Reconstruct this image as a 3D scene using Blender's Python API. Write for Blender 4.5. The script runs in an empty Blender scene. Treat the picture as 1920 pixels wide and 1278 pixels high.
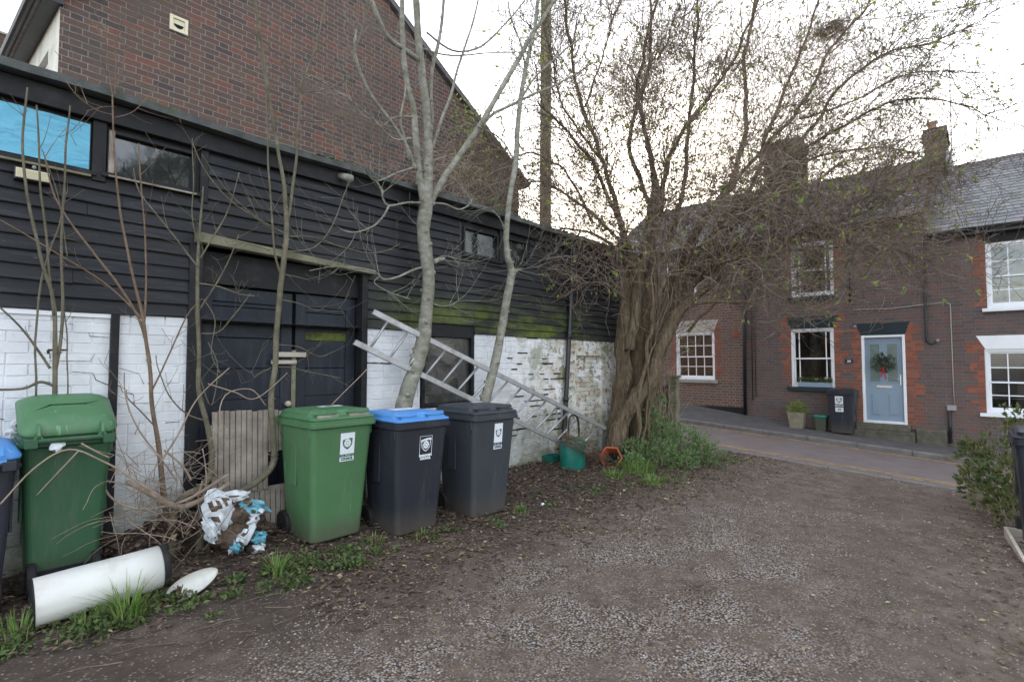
import bpy, bmesh, math, random
from math import sin, cos, pi, radians, sqrt, floor
from mathutils import Vector, Matrix, noise as mnoise
random.seed(7)
rnd = random.random
def U(a, b): return a + (b - a) * random.random()
SC = bpy.context.scene

# ------------------------------------------------------------------ camera
HEAD, PITCH, EYE = radians(42.85), radians(2.45), Vector((0, 0, 1.5))
cam_d = bpy.data.cameras.new('camera'); cam = bpy.data.objects.new('camera', cam_d)
SC.collection.objects.link(cam); SC.camera = cam
cam_d.sensor_width = 36; cam_d.lens = 18; cam_d.clip_start = .05; cam_d.clip_end = 2000
cam.location = EYE; cam.rotation_euler = (radians(90) + PITCH, 0, HEAD - radians(90))
_F = Vector((cos(HEAD) * cos(PITCH), sin(HEAD) * cos(PITCH), sin(PITCH)))
_R = Vector((sin(HEAD), -cos(HEAD), 0))
_U = Vector((-cos(HEAD) * sin(PITCH), -sin(HEAD) * sin(PITCH), cos(PITCH)))
def ray(px, py): return _F + _R * ((px - 960) / 960) + _U * ((639 - py) / 960)
def at(px, py, dep): return EYE + ray(px, py) * dep          # point at a distance in front
def onX(px, py, X): r = ray(px, py); return EYE + r * (X / r.x)
def onY(px, py, Y): r = ray(px, py); return EYE + r * (Y / r.y)
def onZ(px, py, z): r = ray(px, py); return EYE + r * ((z - 1.5) / r.z)

# ------------------------------------------------------------------ world, sun, exposure
SUN_EL, SUN_AZ = radians(9), radians(64)                      # azimuth clockwise from +Y
w = bpy.data.worlds.new('World'); SC.world = w; w.use_nodes = True
wn = w.node_tree.nodes; wl = w.node_tree.links
for n in list(wn): wn.remove(n)
sky = wn.new('ShaderNodeTexSky'); sky.sky_type = 'NISHITA'; sky.sun_disc = False
sky.sun_elevation = SUN_EL; sky.sun_rotation = SUN_AZ; sky.air_density = 1.0; sky.dust_density = 2.0; sky.ozone_density = 1.5
hs = wn.new('ShaderNodeHueSaturation'); hs.inputs['Saturation'].default_value = .60
bg = wn.new('ShaderNodeBackground'); bg.inputs['Strength'].default_value = .15
wo = wn.new('ShaderNodeOutputWorld')
cm = wn.new('ShaderNodeMix'); cm.data_type = 'RGBA'; cm.inputs[0].default_value = .34; cm.inputs[7].default_value = (2.4, 2.3, 2.35, 1)   # thin even cloud
wl.new(sky.outputs[0], hs.inputs['Color']); wl.new(hs.outputs[0], cm.inputs[6]); wl.new(cm.outputs[2], bg.inputs[0]); wl.new(bg.outputs[0], wo.inputs[0])
sl = bpy.data.lights.new('sun', 'SUN'); sl.energy = .5; sl.angle = radians(25); sl.color = (1, .9, .8)
so = bpy.data.objects.new('sun', sl); SC.collection.objects.link(so)
sd = Vector((sin(SUN_AZ) * cos(SUN_EL), cos(SUN_AZ) * cos(SUN_EL), sin(SUN_EL)))
so.rotation_euler = sd.to_track_quat('Z', 'Y').to_euler()
SC.view_settings.view_transform = 'Standard'; SC.view_settings.look = 'None'
SC.view_settings.exposure = 2.80; SC.view_settings.gamma = 1
SC.cycles.max_bounces = 6; SC.cycles.diffuse_bounces = 3; SC.cycles.glossy_bounces = 3
SC.cycles.transmission_bounces = 4; SC.cycles.transparent_max_bounces = 6
SC.cycles.sample_clamp_indirect = 6

# ------------------------------------------------------------------ node helpers
class NT:
    def __init__(s, name, rough=.8, spec=.3):
        s.m = bpy.data.materials.new(name); s.m.use_nodes = True; s.t = s.m.node_tree
        s.b = s.t.nodes['Principled BSDF']; s.b.inputs['Roughness'].default_value = rough
        s.b.inputs['Specular IOR Level'].default_value = spec
        s.tc = s.t.nodes.new('ShaderNodeTexCoord')
    def n(s, k, **a):
        o = s.t.nodes.new(k)
        for q, v in a.items(): setattr(o, q, v)
        return o
    def put(s, sock, v):
        if isinstance(v, bpy.types.NodeSocket): s.t.links.new(v, sock)
        else:
            if sock.type == 'RGBA' and len(v) == 3: v = (*v, 1)
            sock.default_value = v
    def math(s, op, a, b=0, c=None, clamp=False):
        o = s.n('ShaderNodeMath', operation=op, use_clamp=clamp); s.put(o.inputs[0], a); s.put(o.inputs[1], b)
        if c is not None: s.put(o.inputs[2], c)
        return o.outputs[0]
    def step(s, v, a, b):
        o = s.n('ShaderNodeMapRange', interpolation_type='SMOOTHSTEP'); s.put(o.inputs[0], v); s.put(o.inputs[1], a); s.put(o.inputs[2], b); return o.outputs[0]
    def mix(s, f, a, b, mode='MIX'):
        o = s.n('ShaderNodeMix', data_type='RGBA', blend_type=mode, clamp_factor=True)
        s.put(o.inputs[0], f); s.put(o.inputs[6], a); s.put(o.inputs[7], b); return o.outputs[2]
    def noise(s, sc, det=4, rough=.6, vec=None, dist=0):
        o = s.n('ShaderNodeTexNoise'); s.put(o.inputs['Scale'], sc); s.put(o.inputs['Detail'], det); s.put(o.inputs['Roughness'], rough); s.put(o.inputs['Distortion'], dist)
        s.t.links.new(vec or s.tc.outputs['Object'], o.inputs['Vector']); return o.outputs['Fac']
    def scaled(s, sx, sy, sz):
        o = s.n('ShaderNodeMapping'); s.t.links.new(s.tc.outputs['Object'], o.inputs[0]); o.inputs['Scale'].default_value = (sx, sy, sz); return o.outputs[0]
    def ramp(s, v, stops, const=False):
        o = s.n('ShaderNodeValToRGB'); s.put(o.inputs[0], v); e = o.color_ramp.elements
        if const: o.color_ramp.interpolation = 'CONSTANT'
        while len(e) < len(stops): e.new(.5)
        for i, (p, c) in enumerate(stops): e[i].position = p; e[i].color = (*c, 1) if len(c) == 3 else c
        return o.outputs[0]
    def col(s, c): s.put(s.b.inputs['Base Color'], c); return s
    def bump(s, h, dist=.01, st=1):
        o = s.n('ShaderNodeBump'); s.put(o.inputs['Height'], h); o.inputs['Distance'].default_value = dist; o.inputs['Strength'].default_value = st
        s.t.links.new(o.outputs[0], s.b.inputs['Normal']); return s
    def xyz(s):
        o = s.n('ShaderNodeSeparateXYZ'); s.t.links.new(s.tc.outputs['Object'], o.inputs[0]); return o.outputs
def plain(name, c, rough=.6, var=.12, sc=8, bumpd=.002, spec=.3, metal=0, dirt=None, dirt_amt=.5, streak=False):
    m = NT(name, rough, spec); v = m.noise(sc, 5); a = [x * (1 - var) for x in c]; b = [min(1, x * (1 + var)) for x in c]
    cc = m.ramp(v, [(.3, a), (.7, b)])
    if dirt:
        vec = m.scaled(6, 6, .8) if streak else None
        d = m.step(m.noise(sc * .7 if not streak else 2, 7, .7, vec=vec), .48, .72)
        cc = m.mix(m.math('MULTIPLY', d, dirt_amt), cc, dirt)
    m.col(cc); m.b.inputs['Metallic'].default_value = metal
    if bumpd: m.bump(m.noise(sc * 6, 4), bumpd)
    return m.m
def brickmat(name, axis, cols, mortar, pu=.3375, pv=.075, mort=.006, bumpd=.006, stain=None, stain_amt=.4, soft=.35, bands=None):
    m = NT(name, .9, .15); X, Y, Z = m.xyz()
    u = X if axis == 'X' else Y
    wu = m.math('MULTIPLY_ADD', m.noise(3, 2), .02, u); wv = m.math('MULTIPLY_ADD', m.noise(2.3, 3), .02, Z)
    row = m.math('FLOOR', m.math('DIVIDE', wv, pv)); par = m.math('MULTIPLY', m.math('MODULO', m.math('ABSOLUTE', row), 2), .5)
    u2 = m.math('ADD', m.math('DIVIDE', wu, pu), par); cell = m.math('FLOOR', u2); f = m.math('SUBTRACT', u2, cell)
    hd = m.math('GREATER_THAN', f, .6667)
    e = m.math('MULTIPLY', m.math('MINIMUM', m.math('MINIMUM', f, m.math('SUBTRACT', 1, f)), m.math('ABSOLUTE', m.math('SUBTRACT', f, .6667))), pu)
    rf = m.math('SUBTRACT', m.math('DIVIDE', wv, pv), row); ev = m.math('MULTIPLY', m.math('MINIMUM', rf, m.math('SUBTRACT', 1, rf)), pv)
    e = m.math('MINIMUM', e, ev); e = m.math('MULTIPLY_ADD', m.math('SUBTRACT', m.noise(60, 3), .5), .004, e)
    mask = m.step(e, mort * .55, mort)
    cb = m.n('ShaderNodeCombineXYZ'); m.put(cb.inputs[0], m.math('MULTIPLY_ADD', cell, 2, hd)); m.put(cb.inputs[1], row)
    wn_ = m.n('ShaderNodeTexWhiteNoise', noise_dimensions='2D'); m.t.links.new(cb.outputs[0], wn_.inputs[0])
    k = len(cols); c = m.ramp(wn_.outputs['Value'], [(i / k, q) for i, q in enumerate(cols)], const=True)
    c = m.mix(soft, c, m.ramp(m.noise(1.2, 3), [(.35, cols[0]), (.65, cols[-1])]))
    c = m.mix(.55, c, m.ramp(m.noise(45, 5, .7), [(.3, (.35, .35, .35)), (.7, (1.0, 1.0, 1.0))]), 'MULTIPLY')
    mc = m.mix(.5, mortar, m.ramp(m.noise(20, 4), [(.3, [x * .55 for x in mortar]), (.7, mortar)]))
    c = m.mix(mask, mc, c)
    if stain: c = m.mix(m.math('MULTIPLY', m.step(m.noise(1.1, 6, .65), .5, .7), stain_amt), c, stain)
    m.col(c); m.bump(m.math('MULTIPLY_ADD', m.noise(90, 3), .25, mask), bumpd)
    return m.m

# ------------------------------------------------------------------ materials
M = {}
M['gable_brick'] = brickmat('gable_brick', 'X', [(.145, .098, .085), (.165, .10, .085), (.11, .088, .084), (.155, .11, .09), (.25, .105, .078), (.13, .098, .088), (.085, .076, .078), (.175, .12, .092), (.14, .096, .085), (.19, .105, .082)], (.27, .245, .215), stain=(.12, .095, .08), stain_amt=.65, mort=.007, soft=.28, pu=.318, pv=.0705)
M['face_brick'] = brickmat('face_brick', 'Y', [(.18, .125, .11), (.15, .11, .10), (.21, .125, .10), (.13, .105, .10), (.19, .14, .115), (.22, .12, .09)], (.38, .33, .28), mort=.0065, stain=(.12, .10, .092), stain_amt=.5)
M['dark_brick'] = brickmat('dark_brick', 'Y', [(.155, .118, .114), (.18, .12, .11), (.135, .112, .114), (.22, .11, .09), (.12, .10, .10), (.165, .13, .12), (.185, .13, .115)], (.25, .215, .20), mort=.0055, stain=(.11, .095, .092), stain_amt=.6, soft=.3)
M['red_brick'] = brickmat('red_brick', 'Y', [(.34, .11, .07), (.26, .10, .07), (.40, .14, .085), (.20, .10, .08)], (.28, .21, .17), mort=.006, stain=(.17, .10, .085), stain_amt=.7)
M['stock_brick'] = brickmat('stock_brick', 'X', [(.10, .07, .05), (.08, .06, .05), (.13, .08, .055)], (.16, .14, .12), stain=(.05, .05, .04))
# black stained weatherboard with green algae low down towards the far end
m = NT('weatherboard', .55, .3); X, Y, Z = m.xyz()
c = m.ramp(m.noise(3, 6, .7, vec=m.scaled(.6, 1, 9)), [(.3, (.009, .010, .012)), (.55, (.020, .021, .026)), (.78, (.068, .068, .075))])
gi = m.n('ShaderNodeNewGeometry'); c = m.mix(m.math('MULTIPLY', gi.outputs['Random Per Island'], .55), c, m.mix(m.noise(2, 5, .7), (.010, .010, .012), (.050, .047, .046)))
c = m.mix(m.math('MULTIPLY', m.step(m.noise(4, 7, .75, vec=m.scaled(.5, 1, 5)), .58, .72), .6), c, (.075, .070, .062))
c = m.mix(m.math('MULTIPLY', m.step(m.noise(55, 3, .6, vec=m.scaled(.25, 1, 1)), .68, .76), .55), c, (.16, .16, .15))
z1 = m.step(Z, 2.55, 1.86); x1 = m.math('MULTIPLY', m.step(X, 2.6, 4.0), m.step(X, 7.6, 6.2))
al = m.math('MULTIPLY', m.math('MULTIPLY', z1, x1), m.step(m.noise(2.2, 7, .72, vec=m.scaled(.8, 1, 3)), .38, .60))
c = m.mix(m.math('MULTIPLY', al, .85), c, m.ramp(m.noise(9, 3), [(.3, (.05, .065, .015)), (.7, (.15, .19, .025))]))
m.col(c).bump(m.noise(30, 5, .7, vec=m.scaled(.15, 1, 2)), .004); M['board'] = m.m
M['black_wood'] = plain('black_wood', (.013, .013, .015), .6, .3, 6, .003, dirt=(.05, .05, .05))
# painted brick, flaking and mossy towards the far end
m = NT('white_painted_brick', .75, .25); X, Y, Z = m.xyz()
c = m.ramp(m.noise(5, 6, .65), [(.3, (.66, .67, .70)), (.6, (.80, .81, .83))])
far = m.step(X, 4.6, 6.6); low = m.step(Z, 1.0, .1)
c = m.mix(m.math('MULTIPLY', m.math('MULTIPLY', far, .75), m.step(m.noise(3, 5), .35, .6)), c, (.46, .42, .31))
pl = m.math('MULTIPLY', m.step(m.noise(11, 7, .7), .53, .57), m.math('MULTIPLY_ADD', far, 1.0, .0))
c = m.mix(pl, c, m.ramp(m.noise(7, 3), [(.35, (.26, .13, .08)), (.65, (.40, .33, .24))]))
dr = m.math('MULTIPLY', low, m.step(m.noise(4, 7, .7), .44, .62)); c = m.mix(m.math('MULTIPLY', dr, .75), c, (.13, .12, .09))
c = m.mix(m.math('MULTIPLY', m.math('MULTIPLY', m.step(X, 4.4, 6.2), m.step(m.noise(2.6, 6, .7), .52, .64)), .75), c, (.15, .17, .06))
c = m.mix(m.math('MULTIPLY', m.step(m.noise(9, 7, .78, vec=m.scaled(1, 1, .35)), .56, .70), .5), c, (.40, .36, .31))
c = m.mix(m.math('MULTIPLY', m.step(Z, .95, .05), m.math('MULTIPLY', m.noise(3, 6, .7), 1.3)), c, (.22, .22, .15))
m.col(c).bump(m.noise(50, 5, .65), .003); M['white_brick'] = m.m
M['mortar'] = plain('old_mortar', (.48, .47, .46), .95, .35, 9, .006, dirt=(.12, .10, .08), dirt_amt=.6)
M['mortar_dark'] = plain('dark_joint', (.07, .05, .04), .95, .4, 9, 0)
M['roof_edge'] = plain('mossy_roof_edge', (.10, .105, .105), .9, .4, 5, .008, dirt=(.05, .075, .02), dirt_amt=.8)
M['lintel_wood'] = plain('bleached_lintel', (.19, .18, .12), .85, .35, 5, .005, dirt=(.06, .07, .03), dirt_amt=.95)
M['door_paint'] = plain('dark_blue_paint', (.015, .018, .027), .5, .3, 4, .002, dirt=(.07, .08, .10), dirt_amt=.35, streak=True)
M['bare_wood'] = plain('grey_wood', (.30, .26, .22), .85, .35, 7, .004, dirt=(.12, .095, .075), streak=True)
M['offcut'] = plain('pale_wood', (.46, .41, .34), .8, .2, 9, .003)
m = NT('blue_sheet', .5, .4); bn = m.noise(3.5, 3, .5, vec=m.scaled(1, 1, 2.2), dist=1.8); m.col(m.ramp(m.noise(6, 4), [(.3, (.12, .42, .60)), (.7, (.17, .50, .68))])).bump(bn, .018); M['blue_sheet'] = m.m
M['white_paint'] = plain('white_gloss', (.80, .81, .84), .35, .04, 5, 0, spec=.5)
M['white_render'] = plain('white_render', (.72, .68, .60), .9, .15, 3, .006, dirt=(.35, .30, .22), dirt_amt=.7)
M['cement'] = plain('cement', (.30, .29, .26), .9, .15, 6, .004)
M['sand_paint'] = plain('stone_lintel', (.42, .39, .34), .8, .12, 5, .003)
M['dark_green_paint'] = plain('blue_black_paint', (.018, .032, .038), .45, .15, 5, 0)
M['door_blue'] = plain('blue_grey_door', (.23, .30, .38), .4, .03, 4, 0, spec=.4)
M['stone'] = plain('mossy_stone', (.12, .11, .085), .9, .3, 7, .01, dirt=(.05, .06, .03), dirt_amt=.8)
M['black_plastic'] = plain('black_pipe', (.014, .014, .018), .4, .2, 5, 0, spec=.5, dirt=(.07, .07, .07), dirt_amt=.4)
M['grey_plastic'] = plain('grey_plastic', (.30, .30, .31), .5, .1, 5, 0)
M['cream_plastic'] = plain('cream_plastic', (.72, .66, .48), .5, .06, 5, 0)
M['void'] = plain('dark_interior', (.012, .012, .012), .95, .2, 5, 0)
M['room'] = plain('dim_room', (.05, .045, .04), .9, .3, 2, 0)
M['curtain'] = plain('blind_fabric', (.55, .54, .52), .9, .08, 5, 0)
M['alu'] = plain('dull_aluminium', (.42, .42, .43), .45, .18, 12, .001, metal=.75, dirt=(.20, .17, .14), dirt_amt=.5)
M['steel'] = plain('polished_steel', (.62, .62, .62), .25, .05, 5, 0, metal=.9)
M['rubber'] = plain('black_rubber', (.016, .016, .017), .8, .25, 12, .002, dirt=(.06, .05, .04), dirt_amt=.6)
def binmat(n, c, dirt):
    m = NT(n, .42, .4); k = m.ramp(m.noise(1.8, 5), [(.3, [x * .86 for x in c]), (.7, [min(1, x * 1.12) for x in c])])
    k = m.mix(m.math('MULTIPLY', m.step(m.noise(2.6, 9, .78), .54, .70), .35), k, dirt)
    k = m.mix(m.math('MULTIPLY', m.step(m.noise(7, 6, .75, vec=m.scaled(1, 1, .12)), .52, .68), .30), k, [x * .8 + .05 for x in dirt])
    k = m.mix(m.math('MULTIPLY', m.step(m.noise(5, 4, .6, vec=m.scaled(4, 4, .5)), .66, .70), .5), k, [min(1, x * 2.2 + .05) for x in c])
    k = m.mix(m.math('MULTIPLY', m.step(m.noise(120, 2, .5), .74, .80), .5), k, [min(1, x * 3 + .08) for x in c])
    X, Y, Z = m.xyz(); k = m.mix(m.math('MULTIPLY', m.step(Z, .30, .0), m.math('MULTIPLY', m.noise(9, 6, .7), 1.5)), k, (.085, .07, .055))
    m.put(m.b.inputs['Roughness'], m.math('MULTIPLY_ADD', m.noise(6, 6, .7), .35, .28)); m.col(k).bump(m.noise(260, 2), .0006); return m.m
M['bin_green'] = binmat('bin_green', (.075, .175, .078), (.14, .17, .11))
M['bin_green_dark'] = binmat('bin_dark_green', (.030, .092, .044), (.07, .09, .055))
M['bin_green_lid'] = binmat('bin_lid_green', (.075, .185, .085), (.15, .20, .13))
M['bin_black'] = binmat('bin_black', (.024, .026, .036), (.06, .06, .065))
M['bin_grey'] = binmat('bin_charcoal', (.045, .050, .060), (.085, .085, .09))
M['bin_blue'] = binmat('bin_blue', (.085, .27, .62), (.16, .32, .50))
M['sticker'] = plain('white_sticker', (.72, .76, .80), .4, .05, 30, 0)
M['ink_green'] = plain('green_ink', (.05, .13, .08), .5, .05, 30, 0)
M['ink_black'] = plain('black_ink', (.03, .035, .045), .5, .05, 30, 0)
M['teal_plastic'] = plain('teal_plastic', (.012, .16, .125), .4, .15, 9, .001, dirt=(.05, .09, .06), dirt_amt=.4, spec=.5)
M['orange_plastic'] = plain('orange_plastic', (.42, .10, .045), .5, .12, 9, 0, dirt=(.22, .08, .04), dirt_amt=.4)
M['pvc'] = plain('white_enamel', (.66, .66, .62), .35, .05, 3, .001, spec=.5, dirt=(.34, .30, .22), dirt_amt=.55)
M['terracotta'] = plain('stone_planter', (.26, .23, .17), .85, .2, 8, .004, dirt=(.12, .13, .07))
M['clay'] = plain('clay_pot', (.42, .24, .16), .85, .15, 8, .003)
M['red_ribbon'] = plain('red_ribbon', (.45, .02, .02), .6, .1, 8, 0)
# glass: dark, mirror-like pane
m = NT('window_glass', .04, .8); m.col((.02, .022, .024)); m.b.inputs['IOR'].default_value = 1.6; m.b.inputs['Coat Weight'].default_value = .6
m.bump(m.noise(2.5, 2), .004); M['glass'] = m.m
m = NT('clear_glass', .03, .6); m.b.inputs['Base Color'].default_value = (1, 1, 1, 1)
_tr = m.n('ShaderNodeBsdfTransparent'); _gl = m.n('ShaderNodeBsdfGlossy'); _gl.inputs['Roughness'].default_value = .03
_fr = m.n('ShaderNodeFresnel'); _fr.inputs[0].default_value = 1.7; _mx = m.n('ShaderNodeMixShader')
m.t.links.new(_fr.outputs[0], _mx.inputs[0]); m.t.links.new(_tr.outputs[0], _mx.inputs[1]); m.t.links.new(_gl.outputs[0], _mx.inputs[2])
m.t.links.new(_mx.outputs[0], m.t.nodes['Material Output'].inputs[0]); M['clear_glass'] = m.m
m = NT('dusty_glass', .14, .8); d = m.step(m.noise(6, 7, .75), .45, .62)
m.col(m.mix(d, (.012, .013, .014), (.06, .065, .065))); m.put(m.b.inputs['Roughness'], m.math('MULTIPLY_ADD', d, .45, .08)); M['dusty_glass'] = m.m
m = NT('hazy_glass', .25, .6); dz = m.step(m.noise(4, 7, .75, dist=1.5), .35, .75); m.col(m.mix(dz, (.07, .068, .062), (.16, .155, .145)))
_tr = m.n('ShaderNodeBsdfTransparent'); _mx = m.n('ShaderNodeMixShader'); m.t.links.new(m.math('MULTIPLY_ADD', dz, .5, .35), _mx.inputs[0]); m.t.links.new(_tr.outputs[0], _mx.inputs[1]); m.t.links.new(m.b.outputs[0], _mx.inputs[2]); m.t.links.new(_mx.outputs[0], m.t.nodes['Material Output'].inputs[0]); M['hazy_glass'] = m.m
m = NT('frosted_glass', .3, .6); m.col(m.ramp(m.noise(8, 3), [(.3, (.10, .14, .13)), (.7, (.17, .21, .20))])); M['frosted'] = m.m
# slates
m = NT('slate', .6, .4); oi = m.n('ShaderNodeNewGeometry')
c = m.ramp(oi.outputs['Random Per Island'], [(0, (.11, .112, .12)), (.35, (.155, .155, .16)), (.7, (.215, .21, .21)), (1, (.135, .13, .125))])
c = m.mix(m.math('MULTIPLY', m.step(m.noise(9, 6, .7), .58, .68), .6), c, (.16, .16, .09)); m.col(c).bump(m.noise(40, 4), .003); M['slate'] = m.m
M['slate_purple'] = plain('slate_brown', (.13, .115, .12), .8, .3, 12, .004, dirt=(.10, .10, .06))
# bark
def bark(n, c1, c2, c3, sc=14, st=.006, stretch=.25):
    m = NT(n, .85, .2); v = m.noise(sc, 6, .7, vec=m.scaled(1, 1, stretch)); c = m.ramp(v, [(.3, c1), (.55, c2), (.75, c3)])
    m.col(c).bump(v, st); return m.m
M['pale_bark'] = bark('pale_bark', (.12, .115, .08), (.26, .25, .205), (.40, .385, .34), 9, .004, 1.6)
M['olive_bark'] = bark('olive_bark', (.08, .07, .048), (.15, .135, .095), (.23, .205, .15), 10, .003, 1.2)
M['red_bark'] = bark('reddish_bark', (.11, .075, .05), (.19, .13, .09), (.26, .20, .15), 12, .002, 1)
M['rough_bark'] = bark('rough_bark', (.055, .040, .026), (.17, .125, .08), (.31, .24, .165), 34, .035, .16)
M['twig'] = bark('twig_bark', (.20, .15, .115), (.32, .25, .195), (.46, .37, .30), 9, .001, 1)
M['dark_twig'] = bark('dark_twig_bark', (.10, .078, .06), (.17, .13, .10), (.25, .20, .16), 9, .001, 1)
M['pole_wood'] = bark('pole_wood', (.10, .10, .06), (.17, .16, .10), (.24, .22, .15), 9, .004, .1)
def leafmat(n, cols, tr=.3):
    m = NT(n, .6, .25); g = m.n('ShaderNodeNewGeometry'); k = len(cols) - 1
    c = m.ramp(g.outputs['Random Per Island'], [(i / k, q) for i, q in enumerate(cols)]); m.col(c)
    try: m.b.inputs['Subsurface Weight'].default_value = 0
    except Exception: pass
    t = m.n('ShaderNodeBsdfTranslucent'); m.t.links.new(c, t.inputs[0]); x = m.n('ShaderNodeMixShader'); x.inputs[0].default_value = tr
    m.t.links.new(m.b.outputs[0], x.inputs[1]); m.t.links.new(t.outputs[0], x.inputs[2]); m.t.links.new(x.outputs[0], m.t.nodes['Material Output'].inputs[0]); return m.m
M['young_leaf'] = leafmat('young_leaf', [(.20, .27, .07), (.32, .38, .11), (.15, .21, .06), (.38, .38, .10)], .45)
M['shrub_leaf'] = leafmat('shrub_leaf', [(.09, .16, .06), (.15, .24, .09), (.21, .30, .12), (.12, .19, .08), (.25, .33, .15)])
M['weed_leaf'] = leafmat('weed_leaf', [(.05, .085, .035), (.10, .16, .055), (.15, .22, .07), (.14, .14, .06), (.07, .12, .04)])
M['grass'] = leafmat('grass_blade', [(.08, .15, .04), (.16, .28, .06), (.22, .35, .09), (.26, .28, .12)])
M['bush_leaf'] = leafmat('bush_leaf', [(.045, .07, .03), (.085, .12, .04), (.12, .15, .05), (.16, .15, .05), (.06, .09, .04)])
M['holly'] = leafmat('wreath_leaf', [(.03, .06, .035), (.06, .10, .055), (.10, .13, .08), (.09, .06, .04)], .1)
M['litter'] = leafmat('leaf_litter', [(.05, .032, .022), (.08, .052, .035), (.13, .085, .055), (.065, .045, .034), (.24, .18, .10), (.09, .06, .045), (.42, .36, .20)], .1)
M['litter_dark'] = leafmat('rotting_leaf_litter', [(.045, .030, .024), (.075, .048, .037), (.12, .080, .060), (.06, .042, .036), (.18, .13, .09), (.08, .055, .045), (.34, .29, .17)], .05)
M['litter_pale'] = leafmat('pale_leaf_litter', [(.30, .25, .18), (.44, .38, .26), (.18, .13, .09), (.34, .31, .18), (.10, .07, .05), (.13, .09, .065)], .15)
M['pebble'] = leafmat('pebbles', [(.18, .135, .105), (.29, .235, .19), (.12, .09, .07), (.38, .34, .31), (.26, .175, .115), (.24, .235, .25)], 0)
M['asphalt'] = plain('asphalt', (.16, .130, .122), .9, .14, 3, .004, dirt=(.21, .175, .165), dirt_amt=.5)
M['paving'] = plain('pavement_asphalt', (.10, .093, .093), .9, .2, 4, .004, dirt=(.06, .055, .045), dirt_amt=.6)
M['kerb'] = plain('kerb_stone', (.17, .155, .15), .85, .2, 6, .005, dirt=(.06, .055, .05))
m = NT('yellow_line', .8, .2); m.col(m.mix(m.step(m.noise(9, 7, .75), .38, .60), (.46, .31, .13), (.22, .165, .12))); M['yellow'] = m.m
# drive: compacted brown earth with washed gravel
m = NT('gravel_drive', .9, .2); X, Y, Z = m.xyz()
soil = m.ramp(m.noise(5, 8, .72), [(.28, (.060, .044, .034)), (.52, (.130, .099, .077)), (.75, (.215, .168, .134))])
vo = m.n('ShaderNodeTexVoronoi'); vo.inputs['Scale'].default_value = 75; vo.inputs['Randomness'].default_value = 1; m.t.links.new(m.tc.outputs['Object'], vo.inputs['Vector'])
sep = m.n('ShaderNodeSeparateColor'); m.t.links.new(vo.outputs['Color'], sep.inputs[0])
st = m.ramp(sep.outputs[0], [(0, (.14, .10, .07)), (.25, (.26, .20, .15)), (.5, (.40, .33, .27)), (.7, (.33, .315, .32)), (.9, (.54, .49, .43)), (1, (.34, .21, .13))])
st = m.mix(m.step(vo.outputs['Distance'], .25, .75), st, (.055, .045, .038))
bp = m.step(m.noise(1.3, 8, .74), .42, .56)
# washed band where wheels run (toward the middle of the drive)
band = m.math('MULTIPLY', m.step(m.math('ABSOLUTE', m.math('SUBTRACT', m.math('MULTIPLY_ADD', X, -.12, Y), 1.25)), 1.7, .5), m.step(X, 7.2, 4.4))
gm = m.math('MULTIPLY', m.math('MAXIMUM', m.math('MULTIPLY', bp, band), m.math('MULTIPLY', m.math('MULTIPLY', band, m.step(m.noise(9, 5, .7), .42, .6)), .5)), 1, clamp=True)
speck = m.math('MULTIPLY', m.math('GREATER_THAN', sep.outputs[1], .86), .5)
mud = m.math('MULTIPLY', m.step(m.math('MULTIPLY_ADD', X, -.12, Y), 1.9, 2.7), m.step(m.noise(.9, 6, .7), .32, .55)); soil = m.mix(m.math('MULTIPLY', mud, .75), soil, m.ramp(m.noise(14, 6, .7), [(.3, (.035, .027, .022)), (.7, (.085, .066, .054))]))
rut = m.math('MULTIPLY', m.step(m.math('ABSOLUTE', m.math('SUBTRACT', m.math('ADD', m.math('MULTIPLY_ADD', X, -.12, Y), m.math('MULTIPLY', m.noise(.5, 3), .5)), .35)), .38, .12), m.step(m.noise(1.2, 6, .7), .4, .6)); soil = m.mix(m.math('MULTIPLY', rut, .5), soil, (.095, .076, .064))
c = m.mix(m.math('MAXIMUM', m.math('MULTIPLY', gm, m.math('SUBTRACT', 1, m.math('MULTIPLY', rut, .7))), speck), soil, st)
moss = m.math('MULTIPLY', m.step(m.noise(1.3, 7, .7), .56, .68), m.step(Y, 1.2, -.5))
c = m.mix(m.math('MULTIPLY', moss, .7), c, (.06, .075, .02))
m.col(c).bump(m.math('ADD', m.math('MULTIPLY', m.math('SUBTRACT', 1, vo.outputs['Distance']), m.math('MULTIPLY_ADD', gm, .8, .25)), m.noise(14, 6, .7)), .010); M['drive'] = m.m
M['earth'] = plain('dark_earth', (.075, .054, .042), .95, .35, 6, .02, dirt=(.05, .06, .03), dirt_amt=.5)

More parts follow.
